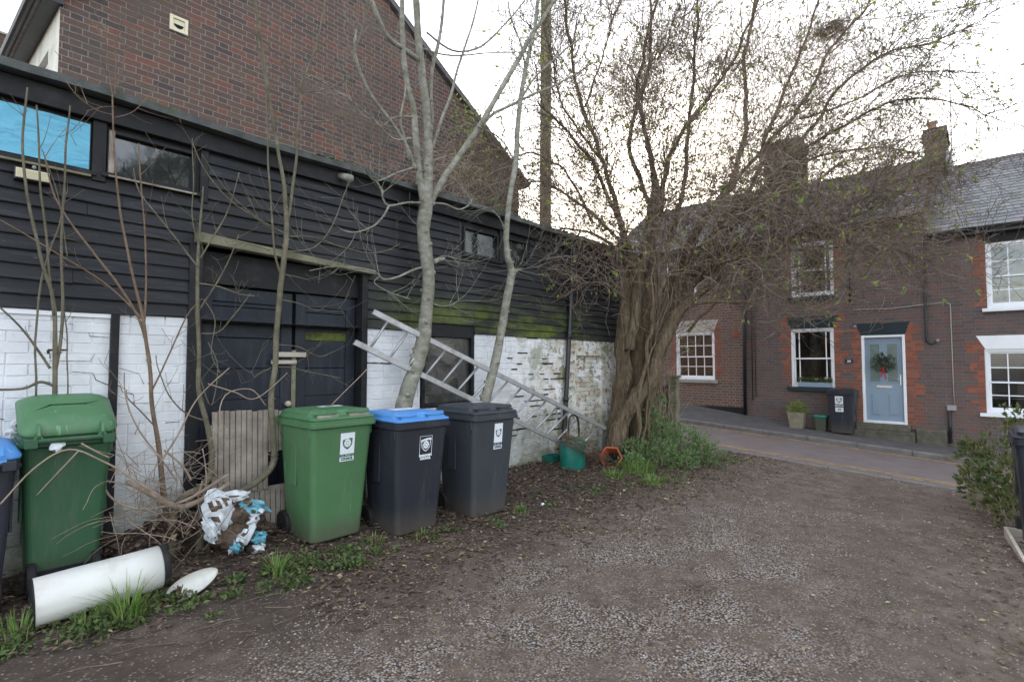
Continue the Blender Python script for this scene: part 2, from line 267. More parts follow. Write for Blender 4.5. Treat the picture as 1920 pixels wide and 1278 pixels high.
# ------------------------------------------------------------------ mesh builder
def WM(u, v, d): return Vector((u, v, d))
def shedM(u, v, d): return Vector((u, 4.73 - d, v))
def faceM(u, v, d): return Vector((14.4 - d, u, v))
def gableM(u, v, d): return Vector((u, 7.0 - d, v))
class MB:
    def __init__(s): s.v = []; s.f = []; s.mi = []; s.cur = 0
    def add(s, vs, fs):
        n = len(s.v); s.v.extend(vs); s.f.extend([tuple(i + n for i in f) for f in fs]); s.mi.extend([s.cur] * len(fs))
    def box(s, a0, a1, b0, b1, c0, c1, mp=WM, bev=0):
        if bev <= 0:
            s.add([mp(a, b, c) for a in (a0, a1) for b in (b0, b1) for c in (c0, c1)], [(0, 1, 3, 2), (4, 6, 7, 5), (0, 4, 5, 1), (2, 3, 7, 6), (0, 2, 6, 4), (1, 5, 7, 3)])
        else:                                  # bevelled towards +c (front) edges
            e = bev
            o = [(a0, b0), (a1, b0), (a1, b1), (a0, b1)]; i = [(a0 + e, b0 + e), (a1 - e, b0 + e), (a1 - e, b1 - e), (a0 + e, b1 - e)]
            vs = [mp(a, b, c0) for a, b in o] + [mp(a, b, c1 - e) for a, b in o] + [mp(a, b, c1) for a, b in i]
            fs = [(0, 1, 2, 3), (8, 9, 10, 11)]
            for k in range(4):
                j = (k + 1) % 4; fs += [(k, j, 4 + j, 4 + k), (4 + k, 4 + j, 8 + j, 8 + k)]
            s.add(vs, fs)
    def quad(s, *p): s.add(list(p), [tuple(range(len(p)))])
    def prism(s, pts, c0, c1, mp=WM):           # polygon in (a,b) extruded along c
        n = len(pts); vs = [mp(a, b, c0) for a, b in pts] + [mp(a, b, c1) for a, b in pts]
        s.add(vs, [tuple(range(n)), tuple(range(2 * n - 1, n - 1, -1))] + [(i, (i + 1) % n, n + (i + 1) % n, n + i) for i in range(n)])
    def tube(s, pts, rad, k=6, cap=True, ridge=0):
        n = len(pts)
        if n < 2: return
        if not hasattr(rad, '__len__'): rad = [rad] * n
        d0 = (pts[1] - pts[0]); 
        if d0.length < 1e-9: return
        d0.normalize(); up = d0.orthogonal().normalized(); base = len(s.v)
        for i in range(n):
            d = pts[min(i + 1, n - 1)] - pts[max(i - 1, 0)]
            if d.length < 1e-9: d = d0.copy()
            d.normalize(); up = up - d * up.dot(d)
            if up.length < 1e-6: up = d.orthogonal()
            up.normalize(); b = d.cross(up); r = rad[i]
            for j in range(k):
                a = 2 * pi * j / k; rr = r * (1 + ridge * (abs(mnoise.noise(Vector((cos(a) * 2.6, sin(a) * 2.6, i * .10 + rad[0] * 99)))) * 1.6 - .5 + .35 * mnoise.noise(Vector((cos(a) * 7, sin(a) * 7, i * .5))))) if ridge else r; s.v.append(pts[i] + up * (cos(a) * rr) + b * (sin(a) * rr))
        for i in range(n - 1):
            for j in range(k):
                q = (j + 1) % k; s.f.append((base + i * k + j, base + i * k + q, base + (i + 1) * k + q, base + (i + 1) * k + j)); s.mi.append(s.cur)
        if cap:
            s.f.append(tuple(base + j for j in range(k))[::-1]); s.f.append(tuple(base + (n - 1) * k + j for j in range(k))); s.mi += [s.cur] * 2
    def lathe(s, prof, c, axis=Vector((0, 0, 1)), k=24, cap=True):
        z = axis.normalized(); x = z.orthogonal().normalized(); y = z.cross(x); n = len(prof); base = len(s.v)
        for r, h in prof:
            for j in range(k):
                a = 2 * pi * j / k; s.v.append(c + z * h + x * (cos(a) * r) + y * (sin(a) * r))
        for i in range(n - 1):
            for j in range(k):
                q = (j + 1) % k; s.f.append((base + i * k + j, base + i * k + q, base + (i + 1) * k + q, base + (i + 1) * k + j)); s.mi.append(s.cur)
        if cap:
            s.f.append(tuple(base + j for j in range(k))[::-1]); s.f.append(tuple(base + (n - 1) * k + j for j in range(k))); s.mi += [s.cur] * 2
    def build(s, name, mat, parent=None, smooth=False, fix=True, bev=0):
        me = bpy.data.meshes.new(name); me.from_pydata([tuple(p) for p in s.v], [], s.f)
        mats = mat if isinstance(mat, (list, tuple)) else [mat]
        for q in mats: me.materials.append(M[q] if isinstance(q, str) else q)
        if len(mats) > 1: me.polygons.foreach_set('material_index', s.mi)
        if fix:
            b = bmesh.new(); b.from_mesh(me); bmesh.ops.recalc_face_normals(b, faces=b.faces); b.to_mesh(me); b.free()
        if smooth: me.polygons.foreach_set('use_smooth', [True] * len(me.polygons))
        me.update(); o = bpy.data.objects.new(name, me); SC.collection.objects.link(o)
        if parent:
            o.parent = parent
            if parent.get('_w'): o.location = -Vector(parent['_w'])
        if bev:
            md = o.modifiers.new('bevel', 'BEVEL'); md.width = bev; md.segments = 2; md.limit_method = 'ANGLE'; md.angle_limit = radians(40)
            if smooth is False: pass
        return o
def tag(o, label=None, cat=None, group=None, kind=None):
    if label: o['label'] = label
    if cat: o['category'] = cat
    if group: o['group'] = group
    if kind: o['kind'] = kind
    return o
def empty(name, loc, label, cat, group=None, world=True):
    o = bpy.data.objects.new(name, None); SC.collection.objects.link(o); o.location = loc; o.empty_display_size = .1
    if world: o['_w'] = tuple(loc)
    return tag(o, label, cat, group)
def copy_tree(o, parent=None):
    c = o.copy(); SC.collection.objects.link(c)
    if parent: c.parent = parent
    for ch in o.children: copy_tree(ch, c)
    return c
def chain(pts, sub=4):                      # Catmull-Rom through (Vector, radius) pairs
    P = [pts[0]] + list(pts) + [pts[-1]]; op, orr = [], []
    for i in range(1, len(P) - 2):
        for k in range(sub):
            t = k / sub; t2, t3 = t * t, t * t * t
            f = lambda a, b, c, d: (b * 2 + (c - a) * t + (a * 2 - b * 5 + c * 4 - d) * t2 + (b * 3 - a - c * 3 + d) * t3) * .5
            op.append(f(P[i - 1][0], P[i][0], P[i + 1][0], P[i + 2][0])); orr.append(P[i][1] * (1 - t) + P[i + 1][1] * t)
    op.append(P[-2][0].copy()); orr.append(P[-2][1]); return op, orr
def textmesh(txt, size, mb, mp, u, v, d, align='CENTER', bold=0, sx=1):
    cu = bpy.data.curves.new('t', 'FONT'); cu.body = txt; cu.size = size; cu.align_x = align; cu.align_y = 'CENTER'; cu.resolution_u = 2; cu.offset = bold
    o = bpy.data.objects.new('t', cu); SC.collection.objects.link(o); dg = bpy.context.evaluated_depsgraph_get()
    me = bpy.data.meshes.new_from_object(o.evaluated_get(dg)); n = len(mb.v)
    mb.add([mp(u + p.co.x * sx, v + p.co.y, d) for p in me.vertices], [tuple(f.vertices) for f in me.polygons])
    bpy.data.objects.remove(o); bpy.data.meshes.remove(me); bpy.data.curves.remove(cu)

# ------------------------------------------------------------------ terrain
def sm(a, b, x):
    t = max(0, min(1, (x - a) / (b - a))); return t * t * (3 - 2 * t)
def gz(x, y):
    zr = -.29 + .062 * max(-6, min(9, y))
    z = .0 + .10 * sm(3.5, 4.8, y) * (1 - .3 * sm(5, 8, x))
    t = sm(4.5, 9.5, x); z = z * (1 - t) + zr * t
    n = mnoise.noise(Vector((x * .5, y * .5, 0))) * .03 + mnoise.noise(Vector((x * 1.6, y * 1.6, 3))) * .012
    return z + n * (1 - sm(8.2, 9.3, x))
def roadz(x, y):
    yy = max(-8, min(14, y)); t = (x - 9.6) / 3.2; return (-.29 + .062 * yy) * (1 - t) + (-.40 + .06 * yy) * t
def kerbz(y): return -.295 + .058 * max(-8, min(14, y))
def wallz(y):                               # pavement level along the terrace
    P = [(-8, -.9), (0, -.33), (.65, -.27), (1.4, -.22), (2.4, -.14), (3.5, -.06), (4.8, .11), (6.5, .33), (14, 1.0)]
    for (a, za), (b, zb) in zip(P, P[1:]):
        if y <= b: return za + (zb - za) * (y - a) / (b - a)
    return 1.0
def grid(name, xs, ys, fz, mat, kind='structure', extra=0):
    b = MB(); nx, ny = len(xs), len(ys)
    b.v = [Vector((x, y, fz(x, y))) for x in xs for y in ys]
    b.f = [(i * ny + j, (i + 1) * ny + j, (i + 1) * ny + j + 1, i * ny + j + 1) for i in range(nx - 1) for j in range(ny - 1)]; b.mi = [0] * len(b.f)
    o = b.build(name, mat, smooth=True, fix=False); return tag(o, kind=kind)
def span(a, b, n): return [a + (b - a) * i / n for i in range(n + 1)]
def fine(x, y): return gz(x, y) + .010 * mnoise.noise(Vector((x * 6, y * 6, 1))) + .006 * mnoise.noise(Vector((x * 17, y * 17, 2)))
grid('gravel_drive', span(-1.5, 9.45, 260), span(-4, 5.2, 210), fine, 'drive')
grid('verge_ground', span(4.0, 9.45, 30), span(5.2, 16, 30), lambda x, y: gz(x, y) + .001, 'earth')
b = MB(); b.quad(*[Vector(p) for p in ((-300, -300, -1.2), (300, -300, -1.2), (300, 300, -1.2), (-300, 300, -1.2))]); tag(b.build('ground', 'earth'), kind='structure')
grid('road', [9.6, 10.4, 11.2, 12.0, 12.8], span(-14, 22, 60), roadz, 'asphalt')
b = MB()                                    # near edge stones of the drive
y = -6
while y < 16:
    L = U(.6, .95); x0_, h_ = 9.43 + U(-.01, .01), U(.004, .014); b.add([Vector((X_, Y_, (roadz(9.6, Y_) + h_) if k_ else roadz(9.6, Y_) - .2)) for X_ in (x0_, 9.6) for Y_ in (y, y + L - .008) for k_ in (0, 1)], [(0, 1, 3, 2), (4, 6, 7, 5), (0, 4, 5, 1), (2, 3, 7, 6), (0, 2, 6, 4), (1, 5, 7, 3)]); y += L
tag(b.build('road_edging', 'kerb', bev=.006), kind='structure')
for nm, xa in (('yellow_line', 9.78), ('yellow_line', 9.94), ('yellow_line', 12.46), ('yellow_line', 12.6)):
    b = MB(); ys = span(-14, 22, 60)
    for a, c in zip(ys, ys[1:]): b.quad(*[Vector((x, q, roadz(x, q) + .004)) for x, q in ((xa, a), (xa + .085, a), (xa + .085, c), (xa, c))])
    tag(b.build(nm, 'yellow', fix=False), kind='structure')
b = MB(); y = -8
while y < 14:
    L = .914; b.add([Vector((X, Y, kerbz(Y) + dz)) for Y in (y, y + L - .008) for X, dz in ((12.80, -.2), (12.80, -.015), (12.815, 0), (12.93, .002), (12.93, -.2))],
                    [(0, 1, 2, 3, 4), (9, 8, 7, 6, 5)] + [(i, i + 5, (i + 1) % 5 + 5, (i + 1) % 5) for i in range(5)]); y += L
tag(b.build('kerb', 'kerb', bev=.004), kind='structure')
grid('pavement', [12.93, 13.3, 13.7, 14.1, 14.42], span(-8, 14, 44), lambda x, y: kerbz(y) * (1 - (x - 12.93) / 1.47) + wallz(y) * (x - 12.93) / 1.47, 'paving')

# ------------------------------------------------------------------ helpers for walls
def holed(b, mp, u0, u1, v0, v1, holes, rev=.12, top=None):
    us = sorted({u0, u1, *[h[0] for h in holes], *[h[1] for h in holes]}); vs = sorted({v0, v1, *[h[2] for h in holes], *[h[3] for h in holes]})
    us = [u for u in us if u0 <= u <= u1]; vs = [v for v in vs if v0 <= v <= v1]
    for a, c in zip(us, us[1:]):
        for d, e in zip(vs, vs[1:]):
            cu, cv = (a + c) / 2, (d + e) / 2
            if any(h[0] < cu < h[1] and h[2] < cv < h[3] for h in holes): continue
            b.quad(mp(a, d, 0), mp(c, d, 0), mp(c, e, 0), mp(a, e, 0))
    for a, c, d, e in [h[:4] for h in holes]:
        for p, q in (((a, d), (c, d)), ((c, d), (c, e)), ((c, e), (a, e)), ((a, e), (a, d))):
            b.quad(mp(*p, 0), mp(*q, 0), mp(*q, -rev), mp(*p, -rev))
def ring(b, mp, a, c, d, e, w, d0, d1, bev=.004, wb=None):
    wb = wb or w
    b.box(a, a + w, d, e, d0, d1, mp, bev); b.box(c - w, c, d, e, d0, d1, mp, bev)
    b.box(a + w, c - w, e - w, e, d0, d1 - .002, mp, bev); b.box(a + w, c - w, d, d + wb, d0, d1 - .002, mp, bev)
def sash(parent, mp, a, c, d, e, style, dep=-.10, sill='white_paint', blind=None, glass='clear_glass', room=True):
    """timber sash window: a,c horizontal; d,e vertical"""
    f = MB(); ring(f, mp, a, c, d, e, .055, dep - .05, dep + .05); win = f.build('window', 'white_paint', parent)
    mid = (d + e) / 2 - .02; s = MB()
    ring(s, mp, a + .055, c - .055, mid - .02, e - .055, .035, dep - .01, dep + .022); ring(s, mp, a + .055, c - .055, d + .055, mid + .02, .035, dep - .04, dep - .012, wb=.06)
    ia, ic = a + .09, c - .09
    for (lo, hi, dd) in ((mid + .015, e - .09, dep + .012), (d + .115, mid - .015, dep - .02)):
        if style == 'margin':
            for u in (ia + .09, ic - .09): s.box(u - .012, u + .012, lo, hi, dd - .02, dd, mp)
        else:
            nx, nz = style
            for i in range(1, nx): u = ia + (ic - ia) * i / nx; s.box(u - .010, u + .010, lo, hi, dd - .02, dd, mp)
            for j in range(1, nz): v = lo + (hi - lo) * j / nz; s.box(ia, ic, v - .010, v + .010, dd - .021, dd - .001, mp)
    s.build('sash', 'white_paint', win)
    g = MB(); g.box(ia - .01, ic + .01, mid, e - .08, dep - .004, dep, mp); g.build('pane', glass, win)
    g = MB(); g.box(ia - .01, ic + .01, d + .1, mid, dep - .036, dep - .032, mp); g.build('pane', glass, win)
    r = MB(); D = dep - (1.6 if room else .3)   # the room behind
    A, B2, C2, E2 = (a - .6, c + .6, d - .4, e + .3) if room else (a - .02, c + .02, d - .02, e + .02)
    r.quad(mp(A, C2, D), mp(B2, C2, D), mp(B2, E2, D), mp(A, E2, D))
    for p, q in (((A, C2), (B2, C2)), ((B2, C2), (B2, E2)), ((B2, E2), (A, E2)), ((A, E2), (A, C2))): r.quad(mp(*p, D), mp(*q, D), mp(*q, dep - .13), mp(*p, dep - .13))
    r.build('room', 'room', parent)
    if blind:
        bl = MB()
        if blind == 'slats':
            v = d + .3
            while v < e - .07: bl.box(a + .07, c - .07, v, v + .004, dep - .10, dep - .065, mp); v += .038
        elif blind == 'curtains':
            for s0, s1 in ((a + .06, a + .06 + (c - a) * .2), (c - .06 - (c - a) * .2, c - .06)):
                n = 14
                for i in range(n):
                    x0, x1 = s0 + (s1 - s0) * i / n, s0 + (s1 - s0) * (i + 1) / n; z0, z1 = dep - .12 + .02 * (i % 2), dep - .12 + .02 * ((i + 1) % 2)
                    bl.quad(mp(x0, d + .06, z0), mp(x1, d + .06, z1), mp(x1, e - .06, z1), mp(x0, e - .06, z0))
        else:
            bl.box(a + .07, c - .07, e - blind, e - .05, dep - .10, dep - .095, mp)
        bl.build('blind', 'curtain', win)
    return win
def flared(b, mp, a, c, v0, v1, fl, d0, d1): b.prism([(a, v0), (c, v0), (c + fl, v1), (a - fl, v1)], d0, d1, mp)
def toothed(parent, mp, u, side, v0, v1, mat='red_brick', wide=.23, narrow=.11):
    """red dressing beside an opening, bonded in and out with the wall"""
    b = MB(); v = v0; k = 0
    while v < v1 - .01:
        h = min(random.choice((.075, .15, .15, .225)), v1 - v); w_ = (wide if k % 2 else narrow) + random.choice((0, 0, .055, -.03))
        a, c = (u, u + w_) if side > 0 else (u - w_, u); b.box(a, c, v, v + h, -.05, .003, mp); v += h; k += 1
    return b.build('brick_dressing', mat, parent)
def slates(parent, mp_pt, L, S, w=.26, g=.17, name='roof', mat='slate'):
    """mp_pt(u along eaves 0..L, s up slope 0..S, h) -> world"""
    b = MB(); r = 0; s = 0
    while s < S:
        u = -w * .5 * (r % 2) - U(0, .01)
        while u < L:
            a, c = max(0, u + .003), min(L, u + w - .003)
            if c - a > .03:
                t = U(0, .004); j = U(-.006, .006); s0, s1 = s + j, min(S, s + g * 1.5)
                b.add([mp_pt(a, s0, .016 + t), mp_pt(c, s0 + U(-.003, .003), .016 + t), mp_pt(c, s1, .002), mp_pt(a, s1, .002), mp_pt(a, s0, .006 + t), mp_pt(c, s0, .006 + t)],
                      [(0, 1, 2, 3), (0, 4, 5, 1)])
            u += w
        s += g; r += 1
    return b.build(name, mat, parent, fix=False)

# ------------------------------------------------------------------ the black boarded outbuilding
W1, W2, W3, W4, W5 = (-1.1, .60, 2.88, 3.24), (.69, 1.27, 2.89, 3.23), (4.20, 4.82, 2.84, 3.20), (4.91, 5.40, 2.87, 3.20), (3.60, 4.36, 1.02, 1.84)
DOORH = (1.30, 2.86, .0, 2.42)
SX0, SX1 = -3.0, 7.9
shed = empty('outbuilding', (2.4, 4.73, .05), 'long black weatherboarded outbuilding over white painted brick, with two dark blue doors', 'outbuilding')
# boards
b = MB(); hb = .100; k = 0; z = 1.86
def cut(segs, a, c):
    out = []
    for p, q in segs:
        if c <= p or a >= q: out.append((p, q)); continue
        if p < a: out.append((p, a))
        if c < q: out.append((c, q))
    return out
while z < 3.36:
    segs = [(SX0, SX1)]; zm = z + hb / 2
    for h in (W1, W2, W3, W4):
        if h[2] - .02 < zm < h[3] + .05: segs = cut(segs, h[0] - .05, h[1] + .05)
    if zm < 2.52: segs = cut(segs, 1.29, 2.87 if zm < 2.44 else 1.9)
    if 1.86 <= z < 1.88: segs = cut(segs, 3.55, 4.4)
    for p, q in segs:                            # butt joints now and then
        x = p
        while x < q - .02:
            e = min(q, x + U(2.2, 3.9));
            if q - e < .5: e = q
            n = max(2, int((e - x) / .12)); ph = rnd() * 9; tt = U(-.002, .003)
            lo = [x + (e - x - .003) * i / n for i in range(n + 1)]
            vs = []
            for u in lo:
                wv = .010 * mnoise.noise(Vector((u * 1.1, z * 7, ph))) + .0045 * mnoise.noise(Vector((u * 5, z * 9, ph))); zz = z + wv
                bow = .004 * mnoise.noise(Vector((u * .9, z * 5, ph + 5)))
                vs += [shedM(u, zz, .002), shedM(u, zz, .024 + tt + bow), shedM(u, zz + .006, .027 + tt + bow), shedM(u, zz + hb + .018, .004 + bow)]
            fs = []
            for i in range(n):
                o = i * 4; fs += [(o, o + 4, o + 5, o + 1), (o + 1, o + 5, o + 6, o + 2), (o + 2, o + 6, o + 7, o + 3)]
            fs += [(0, 1, 2, 3), (4 * n + 3, 4 * n + 2, 4 * n + 1, 4 * n)]
            b.add(vs, fs); x = e
    z += hb
b.build('weatherboarding', 'board', shed, fix=False)
b = MB(); holed(b, shedM, SX0, SX1, 1.84, 3.42, [W1, W2, W3, W4, (1.29, 2.87, 1.84, 2.5)], .10)
b.add([shedM(SX1, 0, 0), shedM(SX1, 3.42, 0), shedM(SX1, 3.5, -2.3), shedM(SX1, 0, -2.3)], [(0, 1, 2, 3)])
b.build('backing_wall', 'black_wood', shed, fix=False)
b = MB()                                          # dark inside
b.box(SX0, SX1 - .05, 0, 3.3, -2.1, -1.2, shedM); b.build('interior', 'void', shed)
# painted brickwork, each brick laid
b = MB(); bb = MB(); rows = 25; rh = .0745
holes = [(1.29, 2.87, -1, 2.5), (3.56, 4.40, .98, 2), (6.53, 7.28, -1, 1.62)]
for r in range(rows):
    z0 = .0 + r * rh; x = SX0 - (.11 if r % 2 else 0)
    while x < SX1:
        L = .215 if rnd() < .8 else .105; x1 = x + L
        p, q = x, min(x1, SX1); x = x1 + (.006 if x1 < 4.8 else .009)
        skip = False
        for h in holes:
            if h[2] < z0 + rh / 2 < h[3]:
                if p >= h[0] - .03 and q <= h[1] + .03: skip = True
                elif p < h[0] < q: q = h[0]
                elif p < h[1] < q: p = h[1]
        if skip or q - p < .02: continue
        dmg = sm(4.9, 5.6, p) * (1 - sm(6.1, 6.3, p)) * sm(.55, .8, z0) * (1 - sm(1.7, 1.8, z0))
        if rnd() < .16 * dmg: continue
        dd = U(-.002, .003) - (U(0, .018) if rnd() < .4 * dmg else 0)
        gap = .0004 if p < 4.8 else .004
        b.box(p + gap, q - gap, z0 + gap + U(0, .0008), z0 + rh - gap - U(0, .001), -.06, .006 + dd, shedM, .0035)
b.build('painted_brickwork', 'white_brick', shed)
cr = MB()                                         # open joints and cracks
for i in range(34):
    r_ = random.randint(7, 22); u = U(5.0, 6.05); L = random.choice((.1, .1, .2, .22)); cr.box(u, u + L, r_ * rh - .012, r_ * rh + U(.004, .012), -.02, .0095, shedM)
for i in range(10): r_ = random.randint(3, 20); u = U(6.0, 6.12); cr.box(u, u + U(.05, .12), r_ * rh - .012, r_ * rh + .012, -.02, .0095, shedM)
def crack(pts, w_):
    P = [onY(x, y, 4.7215) for x, y in pts]
    for p, q in zip(P, P[1:]):
        d_ = (q - p).normalized(); n_ = Vector((-d_.z, 0, d_.x)) * w_ * .5; k_ = max(1, int((q - p).length / .03))
        for i in range(k_): a_, c_ = p.lerp(q, i / k_), p.lerp(q, (i + 1) / k_); f0_, f1_ = U(.5, 1.3), U(.5, 1.3); cr.quad(a_ - n_ * f0_, c_ - n_ * f1_, c_ + n_ * f1_, a_ + n_ * f0_)
crack([(128, 607), (163, 611), (168, 630), (212, 633)], .004); crack([(90, 656), (128, 656)], .012); crack([(90, 656), (92, 672)], .016); crack([(135, 697), (174, 699), (180, 712), (204, 722)], .005); crack([(219, 722), (226, 724), (230, 735), (249, 738)], .006); crack([(250, 739), (252, 756), (280, 756)], .004)
crack([(-20, 785), (22, 786)], .006); crack([(-20, 611), (60, 611)], .002); crack([(60, 676), (170, 677), (178, 662)], .003); crack([(686, 680), (752, 682)], .018); crack([(310, 792), (352, 789)], .006); crack([(225, 690), (260, 700), (270, 720)], .003)
b = MB(); holed(b, shedM, SX0, SX1, -.1, 1.86, [(1.29, 2.87, -.1, 1.86), (3.56, 4.40, .98, 1.86), (6.53, 7.28, -.1, 1.62)], .3)
b.box(3.56, 4.40, -.1, .98, -.1, .004, shedM); b.cur = 1; b.add(cr.v, cr.f); b.build('mortar_bed', ['white_brick', 'mortar_dark'], shed, fix=False)
# bricked-up doorway
b = MB()
for r in range(22):
    x = 6.56 - (.05 if r % 2 else 0)
    while x < 7.26:
        q = min(x + .215, 7.25); p = max(x, 6.57)
        if q - p > .03: b.box(p, q - .008, r * .0745 + .004, r * .0745 + .069, -.12, -.03 + U(-.004, .004), shedM, .004)
        x += .222
b.build('blocked_doorway', 'white_brick', shed)
b = MB(); b.box(6.53, 7.28, 0, 1.62, -.2, -.045, shedM)
ring(b, shedM, 6.49, 7.32, -.05, 1.68, .07, -.05, .02, .008); b.build('doorway_surround', 'white_brick', shed)
b = MB(); b.box(SX0, .76, 1.825, 1.862, 0, .022, shedM, .003); b.build('white_batten', 'white_paint', shed)
b = MB(); b.box(.745, .795, .1, 1.86, 0, .05, shedM, .004); b.build('wall_post', M['black_wood'], shed)
# roof, fascia
b = MB(); n = 60; vs = []
for i in range(n + 1):
    u = SX0 - .1 + (SX1 + .25 - SX0) * i / n; wz = .02 * mnoise.noise(Vector((u * .8, 0, 0))) + .006 * mnoise.noise(Vector((u * 6, 0, 0)))
    vs += [shedM(u, 3.41 + wz, .15), shedM(u, 3.465 + wz, .155), shedM(u, 3.475 + wz, .12), shedM(u, 3.62 + wz, -2.35), shedM(u, 3.41 + wz, -2.35)]
fs = []
for i in range(n):
    o = i * 5
    for k in range(5): fs.append((o + k, o + 5 + k, o + 5 + (k + 1) % 5, o + (k + 1) % 5))
fs += [(0, 1, 2, 3, 4), tuple(n * 5 + k for k in (4, 3, 2, 1, 0))]
b.add(vs, fs); b.build('roof', 'roof_edge', shed)
b = MB(); b.box(SX0, SX1 + .05, 3.26, 3.405, .0, .06, shedM, .004); b.build('fascia', 'black_wood', shed)
b = MB()
for i in range(26):                               # moss cushions on the roof edge
    u = random.choice([1.0, 2.35, 2.5, 2.6, 2.75, 3.3, 4.6, 5.0, 6.2]) + U(-.12, .12); c = shedM(u, 3.475, .13); r = U(.012, .035)
    b.lathe([(r, -.004), (r * .95, r * .25), (r * .6, r * .5), (.002, r * .6)], c, k=8)
tag(b.build('roof_moss', 'weed_leaf', shed, smooth=True), kind='stuff')
# high windows
def shed_window(h, glass, fr='black_wood', bars=()):
    a, c, d, e = h; f = MB(); ring(f, shedM, a, c, d, e, .03, -.06, .02, .003); f.box(a - .03, c + .03, d - .03, d, -.03, .05, shedM, .003)
    wi = f.build('window', fr, shed); g = MB(); g.box(a + .02, c - .02, d + .02, e - .02, -.03, -.026, shedM); g.build('pane', glass, wi); return wi
wi = shed_window((W1[0], W1[1], W1[2], W1[3]), 'dusty_glass')
b = MB(); nu, nv = 40, 10; vs = []
for i in range(nu + 1):
    for j in range(nv + 1):
        u = W1[0] + .02 + (W1[1] - W1[0] - .03) * i / nu; v = W1[2] + .012 + (W1[3] - W1[2] - .03) * j / nv
        vs.append(shedM(u, v, .024 + .009 * mnoise.noise(Vector((u * 3 + v * 6, v * 2, 0))) + .010 * abs(mnoise.noise(Vector((u * 2, v * 9, 4)))) + .016 * abs(mnoise.noise(Vector((u * 6 - v * 8, 1, 4)))) * sm(2.95, 3.2, v)))
b.add(vs, [(i * (nv + 1) + j, (i + 1) * (nv + 1) + j, (i + 1) * (nv + 1) + j + 1, i * (nv + 1) + j + 1) for i in range(nu) for j in range(nv)])
b.build('blue_sheet', 'blue_sheet', wi, smooth=True)
b = MB(); b.box(W1[0], W1[1], W1[2] - .045, W1[2] - .03, 0, .055, shedM); b.build('sill', 'lintel_wood', wi)
wi = shed_window(W2, 'glass'); b = MB(); b.box(.70, .735, 2.9, 3.22, -.02, .024, shedM, .003); b.box(.70, 1.27, 2.862, 2.876, 0, .06, shedM, .002); b.build('bare_frame', 'bare_wood', wi)
wi = shed_window(W3, 'dusty_glass'); wi = shed_window(W4, 'dusty_glass')
for a0, a1, e0, e1 in ((.605, .685, -.02, .035), (1.30, 1.36, 0, .03), (4.83, 4.90, -.02, .035)): b = MB(); b.box(a0, a1, 2.82, 3.29, e0, e1, shedM, .003); b.build('mullion', 'black_wood', shed)
# ground floor window behind the ladder, shelves inside
f = MB(); ring(f, shedM, 3.575, 4.385, .99, 1.85, .045, -.08, .02, .004); wi = f.build('window', 'black_wood', shed)
g = MB(); g.box(3.61, 4.35, 1.03, 1.82, -.04, -.036, shedM); g.build('pane', 'hazy_glass', wi)
g = MB()
for v in (1.12, 1.30, 1.48, 1.66): g.box(3.5, 4.5, v, v + .03, -.6, -.3, shedM)
for i in range(26): u, v = U(3.6, 4.3), random.choice((1.15, 1.33, 1.51, 1.69)); g.box(u, u + U(.03, .12), v, v + U(.05, .12), -.5, -.35, shedM)
g.build('shelf', 'grey_plastic', wi)
# door recess, lintel, doors
b = MB(); b.prism([(1.27, 2.475), (2.92, 2.415), (2.92, 2.46), (1.9, 2.52), (1.27, 2.56)], 0, .10, shedM); b.build('lintel', 'lintel_wood', shed, bev=.008)
b = MB(); b.box(1.24, 1.335, 0, 2.47, -.12, .035, shedM, .004); b.box(2.80, 2.865, 0, 2.42, -.12, .035, shedM, .004); b.box(1.335, 2.80, 2.17, 2.44, -.14, -.05, shedM, .003); b.build('door_frame', 'black_wood', shed)
b = MB(); b.box(1.335, 2.80, 0, 2.2, -.16, -.142, shedM); b.build('door_backing', 'void', shed)
def panel_door(a, c, z0, z1, dep, col='door_paint'):
    f = MB(); w_ = .10; t = .04
    f.box(a, a + w_, z0, z1, dep - t, dep, shedM, .003); f.box(c - w_, c, z0, z1, dep - t, dep, shedM, .003)
    rails = [(z0, z0 + .2), (z0 + .92, z0 + 1.06), (z1 - .12, z1)]
    for r0, r1 in rails: f.box(a + w_, c - w_, r0, r1, dep - t, dep - .002, shedM, .003)
    iw = (c - a - 2 * w_); 
    for i in (1, 2): u = a + w_ + iw * i / 3; f.box(u - .035, u + .035, z0 + .2, z0 + .92, dep - t, dep - .003, shedM, .003)
    d = f.build('door', col, shed)
    g = MB(); g.box(a + w_ - .01, c - w_ + .01, z0 + .18, z0 + .94, dep - .032, dep - .022, shedM)
    zz = z0 + 1.06
    while zz < z1 - .13: h_ = min(.27, z1 - .12 - zz); g.box(a + w_ - .01, c - w_ + .01, zz + .003, zz + h_ - .003, dep - .032, dep - .012 - U(0, .006), shedM, .003); zz += h_
    g.build('door_panel', col, d)
    return d
panel_door(1.345, 2.125, .12, 2.15, -.075); panel_door(2.165, 2.79, .12, 2.16, -.09)
b = MB(); b.box(2.125, 2.165, .1, 1.62, -.10, -.06, shedM, .006); b.build('door_post', 'lintel_wood', shed)
b = MB(); b.box(1.95, 2.25, 1.555, 1.60, -.06, -.035, shedM, .003); b.build('door_batten', 'offcut', shed)
b = MB(); b.box(1.93, 2.16, 1.49, 1.525, -.06, -.037, shedM, .003); b.build('door_batten', 'offcut', shed)
b = MB(); b.lathe([(.028, 0), (.028, .03), (.018, .045)], shedM(2.09, 1.12, -.07), Vector((0, -1, 0)), 12); b.build('door_knob', 'offcut', shed, smooth=True)
# algae band on the right door is a loose strip of green boarding
b = MB(); b.box(2.26, 2.69, 1.72, 1.80, -.101, -.0995, shedM); b.build('algae_strip', plain('algae', (.085, .10, .02), .8, .5, 14, .002, dirt=(.022, .024, .028), dirt_amt=1), shed)
